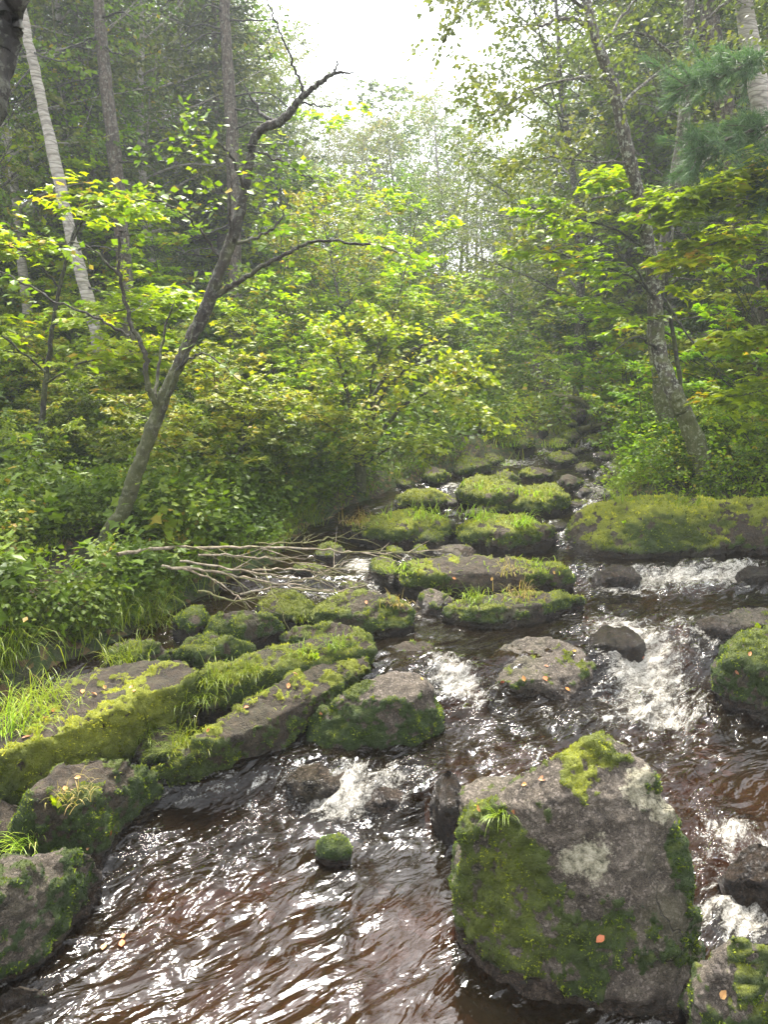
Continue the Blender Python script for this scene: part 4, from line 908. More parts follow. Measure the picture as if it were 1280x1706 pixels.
custom('leaning_tree', 'dark crooked tree leaning right over the left bank, ending in a broken bare limb', 'tree', b - [0, 0, .1],
    [(128, 970, YA, 0.0697), (150, 935, YA, 0.0492), (205, 850, YA, 0.0558), (225, 790, YA, 0.0541), (262, 690, YA, 0.0492), (300, 600, YA, 0.0410), (345, 510, YA + .05, 0.0451), (385, 400, YA + .1, 0.0385), (405, 330, YA + .15, 0.0344), (416, 270, YA + .2, 0.0312), (428, 222, YA + .2, 0.0295), (470, 200, YA + .15, 0.0279), (500, 165, YA + .1, 0.0213), (530, 140, YA + .05, 0.0156), (558, 122, YA, 0.0115), (590, 122, YA, 0.0033)],
    [('bare_branch', [(552, 126, YA, 0.0090), (560, 112, YA, 0.0066), (566, 98, YA, 0.0025)], None),
     ('bare_branch', [(508, 158, YA + .1, 0.0115), (498, 130, YA + .1, 0.0082), (475, 75, YA, 0.0066), (452, 20, YA, 0.0049), (435, -30, YA, 0.0025)], None),
     ('bare_branch', [(500, 170, YA + .1, 0.0082), (530, 175, YA + .1, 0.0049), (555, 176, YA, 0.0025)], None),
     ('bare_branch', [(455, 205, YA + .2, 0.0148), (430, 180, YA + .3, 0.0098), (405, 140, YA + .3, 0.0049)], None),
     ('branch', [(268, 690, YA, 0.0246), (245, 640, YA - .1, 0.0213), (240, 590, YA - .1, 0.0180), (215, 530, YA - .1, 0.0148), (200, 450, YA - .15, 0.0115), (198, 390, YA - .2, 0.0082), (210, 385, YA - .2, 0.0033)], (.5, 4, 4, 2, .5)),
     ('branch', [(258, 680, YA, 0.0164), (265, 610, YA + .2, 0.0115), (275, 545, YA + .3, 0.0082), (290, 500, YA + .3, 0.0033)], (.4, 4, 4, 2, .4)),
     ('branch', [(200, 460, YA - .15, 0.0098), (160, 420, YA - .2, 0.0066), (130, 405, YA - .3, 0.0049), (95, 408, YA - .3, 0.0025)], (.45, 4, 4, 2)),
     ('branch', [(215, 560, YA, 0.0115), (150, 525, YA - .1, 0.0082), (80, 495, YA - .2, 0.0074), (0, 452, YA - .3, 0.0057), (-80, 430, YA - .4, 0.0033)], (.45, 7, 4, 2)),
     ('branch', [(355, 497, YA + .05, 0.0213), (395, 470, YA, 0.0180), (440, 442, YA - .05, 0.0156), (490, 415, YA - .1, 0.0123), (530, 403, YA - .1, 0.0098), (600, 405, YA - .1, 0.0082), (650, 415, YA - .1, 0.0057), (690, 432, YA - .1, 0.0025)], (.42, 8, 4, 2, .35)),
     ('branch', [(385, 410, YA + .1, 0.0131), (430, 395, YA + .2, 0.0098), (465, 370, YA + .3, 0.0074), (480, 330, YA + .3, 0.0041)], (.45, 7, 4, 2)),
     ('branch', [(384, 400, YA + .1, 0.0115), (382, 350, YA, 0.0082), (385, 300, YA, 0.0049), (380, 265, YA, 0.0025)], (.45, 7, 4, 2)),
     ('branch', [(408, 320, YA + .15, 0.0115), (385, 260, YA, 0.0082), (350, 230, YA - .1, 0.0066), (300, 245, YA - .2, 0.0033)], (.5, 8, 5, 3)),
     ('branch', [(420, 250, YA + .2, 0.0098), (470, 270, YA + .2, 0.0074), (520, 300, YA + .2, 0.0041)], (.45, 7, 4, 2)),
     ('branch', [(370, 440, YA + .1, 0.0115), (330, 380, YA, 0.0082), (280, 340, YA - .1, 0.0066), (220, 330, YA - .2, 0.0033)], (.5, 8, 5, 3)),
     ('branch', [(290, 620, YA, 0.0098), (330, 590, YA - .2, 0.0066), (360, 600, YA - .3, 0.0049), (420, 650, YA - .3, 0.0025)], (.3, 4, 4, 1)),
     ('bare_branch', [(262, 700, YA, 0.0131), (285, 640, YA - .1, 0.0082), (320, 560, YA - .1, 0.0049), (330, 500, YA - .1, 0.0025)], None)],
    'bark_moss', 'leaf_mid', .050, 'oval', 1.35, .7, 3)
b = PG(1182, 822); YB = float(b[1]); TB = (float(b[0]), YB)
custom('leaning_tree', 'lichen-spotted grey tree bending left over the stream from the right bank', 'tree', b - [0, 0, .1],
    [(1195, 850, YB, 0.1275), (1180, 800, YB, 0.0978), (1150, 710, YB, 0.0892), (1122, 650, YB, 0.0850), (1100, 590, YB + .1, 0.0782), (1092, 520, YB + .15, 0.0723), (1085, 430, YB + .2, 0.0663), (1066, 330, YB + .2, 0.0612), (1045, 250, YB + .1, 0.0595), (1024, 150, YB, 0.0527), (995, 70, YB - .1, 0.0425), (978, 0, YB - .1, 0.0357), (960, -100, YB, 0.0255), (970, -260, YB, 0.0102)],
    [('branch', [(988, 50, YB - .1, 0.0255), (960, 33, YB - .2, 0.0204), (930, 33, YB - .3, 0.0153), (900, 42, YB - .4, 0.0102), (872, 40, YB - .4, 0.0051)], (.5, 8, 8, 3)),
     ('branch', [(1050, 270, YB + .1, 0.0153), (990, 270, YB, 0.0102), (930, 262, YB - .1, 0.0085), (870, 270, YB - .2, 0.0043)], (.7, 16, 12, 3)),
     ('branch', [(1020, 130, YB, 0.0170), (960, 130, YB - .3, 0.0119), (890, 150, YB - .5, 0.0085), (800, 200, YB - .6, 0.0034)], (.8, 18, 14, 3)),
     ('branch', [(985, 20, YB, 0.0170), (900, -30, YB - .3, 0.0119), (820, -30, YB - .5, 0.0085), (770, 20, YB - .6, 0.0034)], (.8, 18, 14, 3)),
     ('branch', [(1060, 310, YB + .2, 0.0153), (1000, 330, YB + .1, 0.0102), (920, 350, YB, 0.0068), (860, 400, YB - .1, 0.0034)], (.5, 12, 10, 2)),
     ('branch', [(1030, 180, YB, 0.0170), (1100, 120, YB + .3, 0.0119), (1180, 90, YB + .3, 0.0085), (1250, 110, YB + .4, 0.0034)], (.7, 16, 12, 3)),
     ('branch', [(1000, 80, YB, 0.0153), (1060, 0, YB + .3, 0.0102), (1120, -60, YB + .4, 0.0051)], (.7, 14, 12, 3)),
     ('bare_branch', [(1098, 585, YB + .1, 0.0170), (1060, 560, YB - .2, 0.0102), (1020, 590, YB - .3, 0.0076), (990, 600, YB - .4, 0.0034)], None),
     ('bare_branch', [(1092, 500, YB + .1, 0.0153), (1060, 450, YB - .1, 0.0102), (1000, 400, YB - .2, 0.0068), (960, 395, YB - .2, 0.0034)], None),
     ('bare_branch', [(1100, 480, YB + .1, 0.0136), (1135, 540, YB - .1, 0.0102), (1180, 600, YB - .2, 0.0068), (1230, 640, YB - .2, 0.0034)], None)],
    'bark_grey', 'leaf_grey', .046, 'oval', 1.15, .4, 4)
custom('tree', 'second slimmer trunk standing close behind the bending lichen-spotted tree', 'tree', GA(1108, YB + .9) - [0, 0, .1],
    [(1110, 700, YB + .9, .11), (1100, 620, YB + .9, .09), (1092, 540, YB + .9, .08), (1110, 400, YB + 1, .07), (1140, 200, YB + 1, .06), (1150, 0, YB + 1.1, .05), (1150, -250, YB + 1.2, .02)],
    [('branch', [(1120, 330, YB + 1, .02), (1190, 260, YB + .8, .014), (1270, 250, YB + .8, .004)], (.8, 16, 12, 3)), ('branch', [(1145, 120, YB + 1, .02), (1080, 60, YB + .8, .014), (1010, 60, YB + .8, .004)], (.8, 16, 12, 3)),
     ('branch', [(1150, 60, YB + 1, .02), (1220, 0, YB + .8, .014), (1300, -20, YB + .8, .004)], (.8, 16, 12, 3))], 'bark_grey', 'leaf_grey', .05, 'oval', 1.1, .4, 5)
def pole(name, label, cat, px0, Y, pts, r, bark, seed, nb=7):
    rg_ = np.random.default_rng(seed + 900); tr = [(a, b_, Y, r * k) for (a, b_), k in zip(pts, np.linspace(1.1, .6, len(pts)))]; lm = []
    for q in range(nb):
        i = int(rg_.integers(1, len(pts) - 1)); f = rg_.random(); a = pts[i][0] * (1 - f) + pts[i + 1][0] * f; b_ = pts[i][1] * (1 - f) + pts[i + 1][1] * f; sg = rg_.choice([-1, 1]); L = rg_.uniform(50, 130)
        lm.append(('bare_branch', [(a, b_, Y, r * .16), (a + sg * L * .5, b_ + rg_.uniform(-15, 20), Y - .2, r * .10), (a + sg * L, b_ + rg_.uniform(-10, 45), Y - .3, r * .03)], None))
    custom(name, label, cat, GA(px0, Y) - [0, 0, .1], tr, lm, bark, 'leaf_mid', .05, seed=seed, trunk_sides=12)
pole('spruce_tree', 'straight brown trunk with dead side branches, second from the right edge of the photo', 'spruce', 1268, 9.5, [(1270, 760), (1265, 620), (1250, 480), (1225, 280), (1190, 70), (1172, -40), (1150, -200)], .13, 'bark_brown', 21)
pole('birch_tree', 'pale grey trunk leaning left, cut by the right edge of the photo', 'birch', 1315, 8.6, [(1320, 740), (1305, 460), (1280, 250), (1240, 0), (1215, -180)], .12, 'bark_birch', 22)
pole('birch_tree', 'slender white trunk leaning left, behind the crooked tree at the far left', 'birch', 185, 9.2, [(185, 760), (160, 560), (120, 400), (78, 210), (45, 60), (10, -120)], .075, 'bark_birch', 23)
pole('spruce_tree', 'bare grey-brown trunk with short dead twigs, upper left of the crooked leaning tree', 'spruce', 222, 10.5, [(222, 740), (210, 500), (195, 300), (175, 130), (165, 20), (155, -150)], .10, 'bark_brown', 24, 10)
pole('spruce_tree', 'thin straight trunk rising just left of the sky gap, behind the broken limb', 'spruce', 392, 11.5, [(395, 720), (392, 500), (387, 250), (378, 90), (372, -30), (365, -200)], .10, 'bark_brown', 25, 12)
custom('hazel_bush', 'arching bush with pale shining leaves over dark stems at the bend of the stream', 'bush', GA(602, 7.9) - [0, 0, .05],
    [(602, 820, 7.9, .05), (606, 760, 7.9, .04), (625, 660, 7.8, .03), (680, 590, 7.7, .02), (750, 560, 7.5, .008)],
    [('stem', [(600, 815, 7.9, .03), (590, 720, 7.8, .024), (570, 620, 7.7, .016), (540, 550, 7.6, .006)], (.55, 16, 10, 3)), ('stem', [(608, 760, 7.9, .026), (670, 680, 7.6, .018), (740, 650, 7.4, .012), (800, 690, 7.3, .005)], (.55, 18, 11, 3)),
     ('stem', [(612, 720, 7.8, .02), (650, 640, 7.6, .014), (720, 600, 7.5, .010), (790, 610, 7.4, .004)], (.6, 18, 11, 3)), ('stem', [(600, 780, 7.9, .02), (560, 720, 7.6, .012), (520, 690, 7.5, .005)], (.5, 14, 10, 3)),
     ('stem', [(615, 700, 7.9, .02), (620, 620, 7.6, .012), (640, 540, 7.5, .005)], (.55, 16, 10, 3)), ('stem', [(610, 770, 7.9, .02), (660, 740, 7.6, .012), (710, 740, 7.5, .005)], (.45, 14, 10, 3))],
    'bark_dark', 'leaf_yellow', .058, 'oval', 1.3, .7, 6)
custom('maple_tree', 'young maple spreading flat lime green sprays behind the bending right-hand tree', 'maple', GA(1135, YB + .55) - [0, 0, .05],
    [(1140, 760, YB + 0.55, .03), (1135, 640, YB + 0.55, .025), (1120, 540, YB + 0.55, .022), (1112, 450, YB + 0.55, .018), (1120, 360, YB + 0.55, .010), (1125, 300, YB + 0.45, .004)],
    [('branch', [(1118, 520, YB + 0.55, .014), (1050, 460, YB + 0.35, .010), (960, 430, YB + 0.25, .008), (860, 405, YB + 0.15, .003)], (.5, 18, 8, 2)), ('branch', [(1112, 450, YB + 0.55, .014), (1040, 390, YB + 0.45, .010), (950, 360, YB + 0.35, .008), (885, 345, YB + 0.25, .003)], (.5, 18, 8, 2)),
     ('branch', [(1118, 380, YB + 0.55, .012), (1060, 330, YB + 0.55, .008), (1000, 300, YB + 0.55, .003)], (.45, 16, 8, 3)), ('branch', [(1116, 480, YB + 0.55, .012), (1160, 430, YB + 0.55, .008), (1220, 400, YB + 0.55, .003)], (.5, 16, 8, 3)), ('branch', [(1120, 560, YB + 0.55, .012), (1040, 520, YB + 0.35, .008), (960, 500, YB + 0.25, .003)], (.4, 14, 7, 2))],
    'bark_dark', 'leaf_bright', .085, 'lobed', 1.0, .88, 7)
custom('maple_tree', 'maple boughs with lime green leaves reaching in from the right edge of the photo', 'maple', GA(1400, 6.6) - [0, 0, .05],
    [(1400, 800, 6.6, .04), (1390, 640, 6.6, .035), (1375, 480, 6.6, .028), (1360, 330, 6.6, .02), (1350, 200, 6.6, .008)],
    [('branch', [(1375, 480, 6.6, .016), (1290, 430, 6.5, .012), (1210, 400, 6.4, .008), (1130, 440, 6.4, .003)], (.5, 24, 9, 3)), ('branch', [(1365, 400, 6.6, .016), (1280, 350, 6.5, .012), (1200, 330, 6.4, .008), (1110, 335, 6.4, .003)], (.5, 24, 9, 3)),
     ('branch', [(1360, 330, 6.6, .014), (1290, 300, 6.5, .010), (1220, 300, 6.4, .003)], (.45, 16, 9, 3)), ('branch', [(1385, 600, 6.6, .014), (1300, 570, 6.5, .010), (1220, 560, 6.4, .003)], (.5, 18, 9, 3)), ('branch', [(1390, 680, 6.6, .014), (1300, 650, 6.5, .010), (1230, 660, 6.4, .003)], (.5, 16, 9, 3))],
    'bark_dark', 'leaf_bright', .085, 'lobed', 1.0, .88, 8)
custom('maple_tree', 'maple with lime sprays high at the far left, beside the crooked leaning tree', 'maple', GA(60, 6.8) - [0, 0, .05],
    [(60, 850, 6.8, .03), (70, 700, 6.8, .026), (85, 560, 6.8, .02), (110, 430, 6.7, .014), (150, 320, 6.6, .004)],
    [('branch', [(110, 430, 6.7, .010), (150, 350, 6.5, .008), (230, 345, 6.4, .003)], (.4, 16, 8, 3)), ('branch', [(100, 480, 6.7, .010), (40, 420, 6.5, .008), (-40, 400, 6.4, .003)], (.5, 18, 9, 3)), ('branch', [(90, 540, 6.7, .010), (180, 520, 6.4, .008), (300, 510, 6.4, .003)], (.55, 24, 9, 3)),
     ('branch', [(75, 620, 6.7, .010), (0, 560, 6.5, .008), (-60, 560, 6.4, .003)], (.5, 18, 9, 3)), ('branch', [(75, 640, 6.7, .010), (150, 600, 6.4, .008), (230, 610, 6.4, .003)], (.5, 18, 9, 3))],
    'bark_dark', 'leaf_bright', .075, 'lobed', 1.0, .85, 9)
custom('crooked_tree', 'black close tree trunk cutting across the top left corner of the photo', 'tree', np.array([-2.3, 1.6, .1]),
    [(-2300, 2300, 1.5, .10), (-700, 1500, 1.7, .08), (-260, 700, 1.9, .06), (-60, 270, 2.0, .048), (0, 90, 2.1, .042), (18, 10, 2.1, .035), (35, -80, 2.1, .030), (80, -260, 2.2, .015)], [], 'bark_dark', 'leaf_mid', .05, seed=10)
custom('pine_tree', 'pine with long soft blue-green needles hanging in at the upper right', 'pine', GA(1500, 6.5) - [0, 0, .05],
    [(1500, 800, 6.5, .12), (1480, 500, 6.5, .10), (1460, 200, 6.5, .09), (1440, -100, 6.5, .07), (1430, -300, 6.5, .03)],
    [('branch', [(1460, 200, 6.5, .03), (1350, 190, 6.4, .02), (1250, 220, 6.3, .014), (1160, 250, 6.2, .004)], None), ('branch', [(1450, 50, 6.5, .03), (1340, 60, 6.4, .02), (1240, 110, 6.3, .014), (1130, 150, 6.2, .004)], None), ('branch', [(1465, 250, 6.5, .02), (1350, 270, 6.4, .012), (1280, 300, 6.4, .004)], None)],
    'bark_brown', 'needle_pine', .05, seed=12)
def pine_needles(parent, segs, seed):
    rng = np.random.default_rng(seed); P = []; D = []
    B = np.array(parent.location)
    tb = Tubes()
    for pts in segs:
        Q, _ = limb([(a, b, c, .01) for a, b, c in pts], .004, rng)
        for k in range(46):
            i = rng.integers(4, len(Q) - 1); ax = norm(Q[i] - Q[i - 1]); side = norm(rnd_perp(rng, ax) * np.array([1, 1, .5]) + ax * .8 + np.array([0, 0, .15])); L = rr(.12, .42)
            t = wander(rng, Q[i] - B, side, L, 4, .12, -.1); tb.add(t, np.linspace(.006, .002, 5), 3)
            for j in range(1, 5):
                m = 34; P.append(np.repeat(t[j][None], m, 0) + rng.normal(0, .012, (m, 3))); d = norm(t[j] - t[j - 1]); D.append(norm(d + rng.normal(0, .55, (m, 3))))
    P = np.concatenate(P); D = np.concatenate(D); n = len(P)
    V, Fa, a = leaves(P, D, rng.normal(0, 1, (n, 3)), .10 * (.7 + .5 * rng.random(n)), 'blade', rng.random(n), .32)
    tw = tb.tris(); V, Fa, a = join([(V, Fa, a), tw]); put('needles', npmesh('needles', V, Fa, M['needle_pine'], False, {'rnd': a}, M['bark_brown'], len(tw[1])), parent)
pine = [o for o in COL.objects if o.name == 'pine_tree'][0]
pine_needles(pine, [[(1350, 190, 6.4), (1250, 220, 6.3), (1160, 250, 6.2)], [(1340, 60, 6.4), (1240, 110, 6.3), (1130, 150, 6.2)], [(1350, 270, 6.4), (1280, 300, 6.4)]], 5)

# ------------------------------------------------------------------ herbs and grass that cover the ground (uncountable)
def scatter(rng, n, x0, x1, y0, y1, m=.05, clump=1.0, keep=None):
    y = rng.uniform(y0, y1, n * 3); a, b = edges(y)
    px = rng.uniform(x0, x1, n * 3); x = (px - 640) / F * (y * ct + .8 * st)
    ok = (x < a - m) | (x > b + m) | (y > 18)
    ok &= fbm(xy0(x, y), clump, 3, 7) > .40 + .2 * rng.random(n * 3) - .1
    ok &= ~((np.abs(x - TB[0]) < .75) & (y < TB[1] + .3) & (y > TB[1] - 1.6) & (rng.random(n * 3) < .85)) & ~((np.abs(x - TA[0]) < .32) & (y < TA[1] + .2) & (y > TA[1] - .9))
    x, y = x[ok][:n], y[ok][:n]; P = np.stack([x, y, G(x, y)], 1); keep_ = np.ones(len(P), bool)
    for r_, bv_, V_, w_ in ROCKS:          # nothing grows up through a rock
        a_, b_ = V_.min(0), V_.max(0)
        for i in np.nonzero((P[:, 0] > a_[0]) & (P[:, 0] < b_[0]) & (P[:, 1] > a_[1]) & (P[:, 1] < b_[1]))[0]:
            h = bv_.ray_cast(Vector((P[i, 0], P[i, 1], 6)), Vector((0, 0, -1)))
            if h[0] is not None and h[0].z > P[i, 2] + .02: keep_[i] = False
    return P[keep_]
def herbs(name, seed, P, per, hgt, rad, lsize, mat, shape='oval', flat=.55, width=1.1, stems=True):
    rng = np.random.default_rng(seed); n = len(P)
    hh = hgt * (.35 + 1.1 * fbm(P, 1.4, 2, seed)) * (.7 + .6 * rng.random(n))
    i = np.repeat(np.arange(n), per); m = len(i)
    u = rng.random(m) ** .6; az = rng.random(m) * 6.28; rd = rad * (.3 + .8 * rng.random(m)) * u
    L = P[i] + np.stack([np.cos(az) * rd, np.sin(az) * rd, hh[i] * u * (1 - .35 * (rd / rad) ** 2)], 1)
    D = np.stack([np.cos(az), np.sin(az), rng.normal(-.15, .3, m)], 1) + rng.normal(0, .3, (m, 3))
    Nn = np.array([0, 0, 1.]) * flat + rng.normal(0, .35, (m, 3))
    rn = np.clip((fbm(L, 2.2, 2, 31) - .5) * 1.4 + .42 + rng.normal(0, .2, m), 0, 1)
    S = lsize * (.6 + .8 * rng.random(m))
    V, Fa, a = leaves(L, D, Nn, S, shape, rn, width)
    o = put(name, npmesh(name, V, Fa, M[mat], False, {'rnd': a})); return o
def grassy(name, seed, P, per, length, mat, wd=.0022, spread=.05, droop=.9):
    rng = np.random.default_rng(seed); i = np.repeat(np.arange(len(P)), per)
    Q = P[i] + np.concatenate([rng.normal(0, spread, (len(i), 2)), np.zeros((len(i), 1))], 1)
    Q[:, 2] = P[i, 2] - .01
    return put_blades(name, Q, rng, length * (.45 + .8 * rng.random(len(Q))), np.zeros((len(Q), 2)), M[mat], None, wd, droop)
rg = np.random.default_rng(99)
tag(herbs('herb_cover', 1, scatter(rg, 1300, -350, 330, 3.6, 6.3, .0, 1.2), 34, .42, .15, .038, 'leaf_dark'), 'dense small-leaved dark green herbs covering the near left bank', 'herbs', None, 'stuff')
tag(herbs('herb_cover', 2, scatter(rg, 2200, -400, 760, 5.6, 10.5, .0, 1.0), 34, .46, .18, .038, 'leaf_mid'), 'mixed green herbs and low leaves under the saplings of the left bank', 'herbs', None, 'stuff')
tag(herbs('herb_cover', 3, scatter(rg, 1500, 1000, 1600, 6.2, 11, .0, 1.0), 34, .45, .17, .040, 'leaf_yellow'), 'light green herbs and low leaves on the right bank above the long boulder', 'herbs', None, 'stuff')
tag(herbs('herb_cover', 8, scatter(rg, 900, -400, 620, 5.4, 10.5, .0, 1.5), 26, .70, .20, .055, 'leaf_mid'), 'taller yellow-green herbs scattered through the left bank', 'herbs', None, 'stuff')
tag(herbs('herb_cover', 12, scatter(rg, 420, -350, 560, 3.8, 8.5, .0, 1.5), 16, .55, .22, .085, 'leaf_mid', 'lobed', .75), 'broad lobed leaves standing among the herbs of the left bank', 'herbs', None, 'stuff')
tag(grassy('bank_grass', 13, scatter(rg, 42, -250, 330, 3.6, 4.9, .0, 1.6), 60, .42, 'grass', .0026, .05, 1.1), 'long arching grass along the foot of the left bank', 'grass', None, 'stuff')
tag(herbs('herb_cover', 9, scatter(rg, 700, 1000, 1600, 6.2, 10, .0, 1.5), 24, .75, .20, .050, 'leaf_bright'), 'taller lime green herbs scattered along the right bank', 'herbs', None, 'stuff')
tag(herbs('herb_cover', 4, scatter(rg, 5000, -500, 1700, 9, 30, .0, .6), 24, .75, .32, .085, 'leaf_mid', 'rhomb'), 'leafy undergrowth covering the floor of the wood', 'undergrowth', None, 'stuff')
tag(herbs('herb_cover', 5, scatter(rg, 3500, -500, 1800, 26, 60, .0, .4), 22, 1.6, .8, .20, 'leaf_grey', 'rhomb'), 'far undergrowth on the rising slope behind the wood', 'undergrowth', None, 'stuff')
tag(grassy('bank_grass', 6, scatter(rg, 650, -350, 700, 3.8, 9.5, .0, 1.6), 26, .36, 'grass', .0024, .06), 'green grass growing between the herbs of the left bank', 'grass', None, 'stuff')
tag(grassy('bank_grass', 7, scatter(rg, 500, 980, 1500, 6.2, 10.5, .0, 1.6), 26, .30, 'grass', .003, .07), 'grass on the right bank around the foot of the bending tree', 'grass', None, 'stuff')
tag(grassy('bank_grass', 10, scatter(rg, 420, 640, 1120, 9.0, 18, .0, 1.6), 18, .24, 'grass', .005, .12), 'yellow-green grass where the stream leaves sight', 'grass', None, 'stuff')
tag(herbs('herb_cover', 11, scatter(rg, 700, 640, 1120, 10.5, 17, .0, 1.5), 26, .5, .22, .055, 'leaf_yellow'), 'pale herbs around the far end of the stream', 'herbs', None, 'stuff')
# ------------------------------------------------------------------ grass tufts one can point at
def tuft(px, py, n, L, label, mat='grass', lean=(0, 0), spread=.03, wd=None, group=None, droop=.9):
    P, nr, r = hit(px, py); D = np.linalg.norm(P - [0, 0, CAMH]); rng = np.random.default_rng(int(px * 7 + py))
    q = np.concatenate([rng.normal(0, spread, (n, 2)), np.full((n, 1), -.015)], 1)
    ln = np.tile(np.array(lean, float), (n, 1)) + rng.normal(0, .25, (n, 2))
    o = put_blades('grass_tuft', q, rng, L * (.5 + .6 * rng.random(n)), ln, M[mat], None, wd or max(.0018, .00055 * D), droop)
    o.location = Vector(P); tag(o, label, 'grass tuft', group)
TU = [(40, 1190, 144, 0.247, 'big bright yellow-green grass clump at the left edge beside the bare-topped slab', 'grass_lime', (.1, -.2), .10),
 (10, 1215, 93, 0.228, 'lower bright grass clump at the left edge, almost on the slab', 'grass_lime', (.2, -.1), .06),
 (85, 1165, 93, 0.190, 'bright grass clump leaning onto the upper edge of the bare-topped slab', 'grass_lime', (.1, -.1), .07),
 (215, 1095, 110, 0.190, 'grass tuft spreading over the small mossy stone by the herbs', 'grass', (-.3, -.3), .06),
 (135, 1065, 127, 0.323, 'long arching grass clump at the foot of the dark herbs', 'grass', (0, -.3), .07),
 (255, 1040, 127, 0.323, 'drooping grass clump right of the dark herbs', 'grass', (.1, -.4), .07),
 (355, 1020, 84, 0.176, 'rounded green tuft at the back of the left rock pile', 'grass', (0, -.2), .06),
 (365, 1135, 110, 0.190, 'tall grass tuft at the left end of the middle slab', 'grass', (0, -.3), .05),
 (345, 1160, 85, 0.190, 'grass hanging down over the left end of the middle slab', 'grass', (0, -.7), .05),
 (420, 1120, 76, 0.162, 'grass tuft on the crest of the middle slab', 'grass', (0, -.4), .04),
 (310, 1238, 110, 0.162, 'grass tuft on the low end of the long tilted slab', 'grass', (0, -.3), .05),
 (248, 1218, 38, 0.114, 'small tuft hanging in the gap between two long slabs', 'grass', (0, -.6), .02),
 (730, 1082, 93, 0.209, 'single dark green tuft on the rock behind the brown-capped boulder', 'grass', (0, -.3), .025),
 (560, 1075, 51, 0.123, 'thin grass tuft near the right end of the middle slab', 'grass', (0, -.2), .03),
 (505, 1088, 51, 0.114, 'sparse grass tuft midway along the middle slab', 'grass_lime', (0, -.3), .04),
 (500, 1030, 51, 0.142, 'small tuft on the flat ridged rock', 'grass', (0, -.2), .04),
 (520, 998, 84, 0.160, 'bright tuft on the left of the wide brown-topped slab', 'grass_lime', (0, -.2), .08),
 (660, 1005, 42, 0.128, 'straw-coloured tuft hanging from the right end of the wide slab', 'grass_dry', (.1, -.6), .04),
 (742, 985, 48, 0.136, 'green tuft on the small brown stone', 'grass', (0, -.2), .03),
 (800, 998, 90, 0.160, 'green tuft on the left half of the thin low slab', 'grass', (-.1, -.4), .07),
 (870, 990, 78, 0.144, 'dry yellowish tuft on the right half of the thin low slab', 'grass_dry', (0, -.4), .08),
 (680, 945, 66, 0.120, 'grass at the left end of the broad flat slab', 'grass_lime', (0, -.4), .07),
 (895, 945, 84, 0.128, 'green grass at the right end of the broad flat slab', 'grass_lime', (0, -.3), .10),
 (850, 950, 54, 0.120, 'straw grass near the middle of the broad flat slab', 'grass_dry', (0, -.4), .07),
 (600, 868, 102, 0.192, 'pale drooping grass on the left end of the bend rock', 'grass_dry', (0, -.6), .08),
 (700, 858, 90, 0.176, 'short bright grass on the right half of the bend rock', 'grass_lime', (0, -.3), .12),
 (865, 872, 78, 0.208, 'long blades trailing down the dark side of the grassy rock', 'grass_lime', (.3, -.6), .06),
 (800, 860, 90, 0.160, 'bright grass on the crown of the grassy rock right of the bend rock', 'grass_lime', (0, -.4), .10),
 (835, 1355, 39, 0.142, 'bundle of grass growing from the notch of the huge foreground boulder', 'grass', (-.5, -.7), .012),
 (120, 1322, 51, 0.114, 'dry blades lying over the top of the shaggy rounded boulder', 'grass_dry', (.1, -.3), .04),
 (45, 1400, 59, 0.152, 'yellow grass hanging down the left side of the shaggy boulder', 'grass_lime', (0, -.6), .03),
 (1130, 835, 72, 0.176, 'grass tuft behind the crest of the long massive boulder', 'grass', (0, -.2), .12),
 (1030, 830, 48, 0.176, 'grass clump where the long boulder meets the right bank', 'grass', (0, -.3), .08),
 (860, 742, 48, 0.160, 'tall yellow-green grass clump below the far bend', 'grass_lime', (0, -.1), .12),
 (930, 742, 48, 0.160, 'second yellow-green grass clump below the far bend', 'grass_lime', (0, -.1), .12),
 (900, 762, 72, 0.160, 'bushy grass clump on a stone between the far channels', 'grass_lime', (0, -.2), .12),
 (835, 775, 60, 0.144, 'grass clump among the far left channels', 'grass_lime', (0, -.2), .12),
 (820, 812, 54, 0.136, 'grass dome on the upstream mound in mid-stream', 'grass_lime', (0, -.3), .12),
 (900, 822, 54, 0.136, 'grass dome beside the right upstream channel', 'grass_lime', (0, -.3), .12)]
for px, py, n, L, lb, mt, ln, sp in TU: tuft(px, py, n, L, lb, mt, ln, sp)

# ------------------------------------------------------------------ pile of fallen branches
def branch(label, pts, r0, ntw=8, twl=.35, seed=0, mat='deadwood', name='fallen_branch', sides=7):
    rng = np.random.default_rng(seed + 500)
    r0 = r0 * (.8 if r0 < .03 else 1); ntw = int(ntw * 1.7)
    W = np.array([PZ(a, b, z) for a, b, z in pts]); S = smooth(W, 8); S[1:-1] += rng.normal(0, .005, (len(S) - 2, 3))
    B = S[0].copy(); e = empty(name, B); w1 = Tubes(); w1.add(S - B, np.linspace(r0, r0 * .25, len(S)), sides, rough=.1, rng=rng); put('stem', w1.mesh('stem', M[mat]), e)
    for k in range(ntw):
        i = rng.integers(len(S) // 4, len(S) - 2); ax = norm(S[i + 1] - S[i]); d = norm(ax + rnd_perp(rng, ax) * np.array([1, 1, .45]) * .8)
        t = wander(rng, S[i] - B, d, twl * (.4 + .9 * rng.random()), 6, .12, -.15); w2 = Tubes(); w2.add(t, np.linspace(r0 * .4, r0 * .08, 7), 4)
        put('side_twig', w2.mesh('side_twig', M['rotwood' if k % 3 else mat]), e)
    tag(e, label, 'branch')
branch('longest pale fallen branch, lying level across the top of the pile', [(195, 924, .84), (260, 914, .80), (360, 911, .76), (470, 912, .72), (560, 918, .68), (640, 921, .62), (740, 915, .58)], .017, 10, .4, 1)
branch('pale straight branch below the longest one, running down to the right', [(270, 943, .70), (340, 950, .70), (430, 966, .64), (520, 983, .56), (610, 986, .50)], .014, 9, .35, 2)
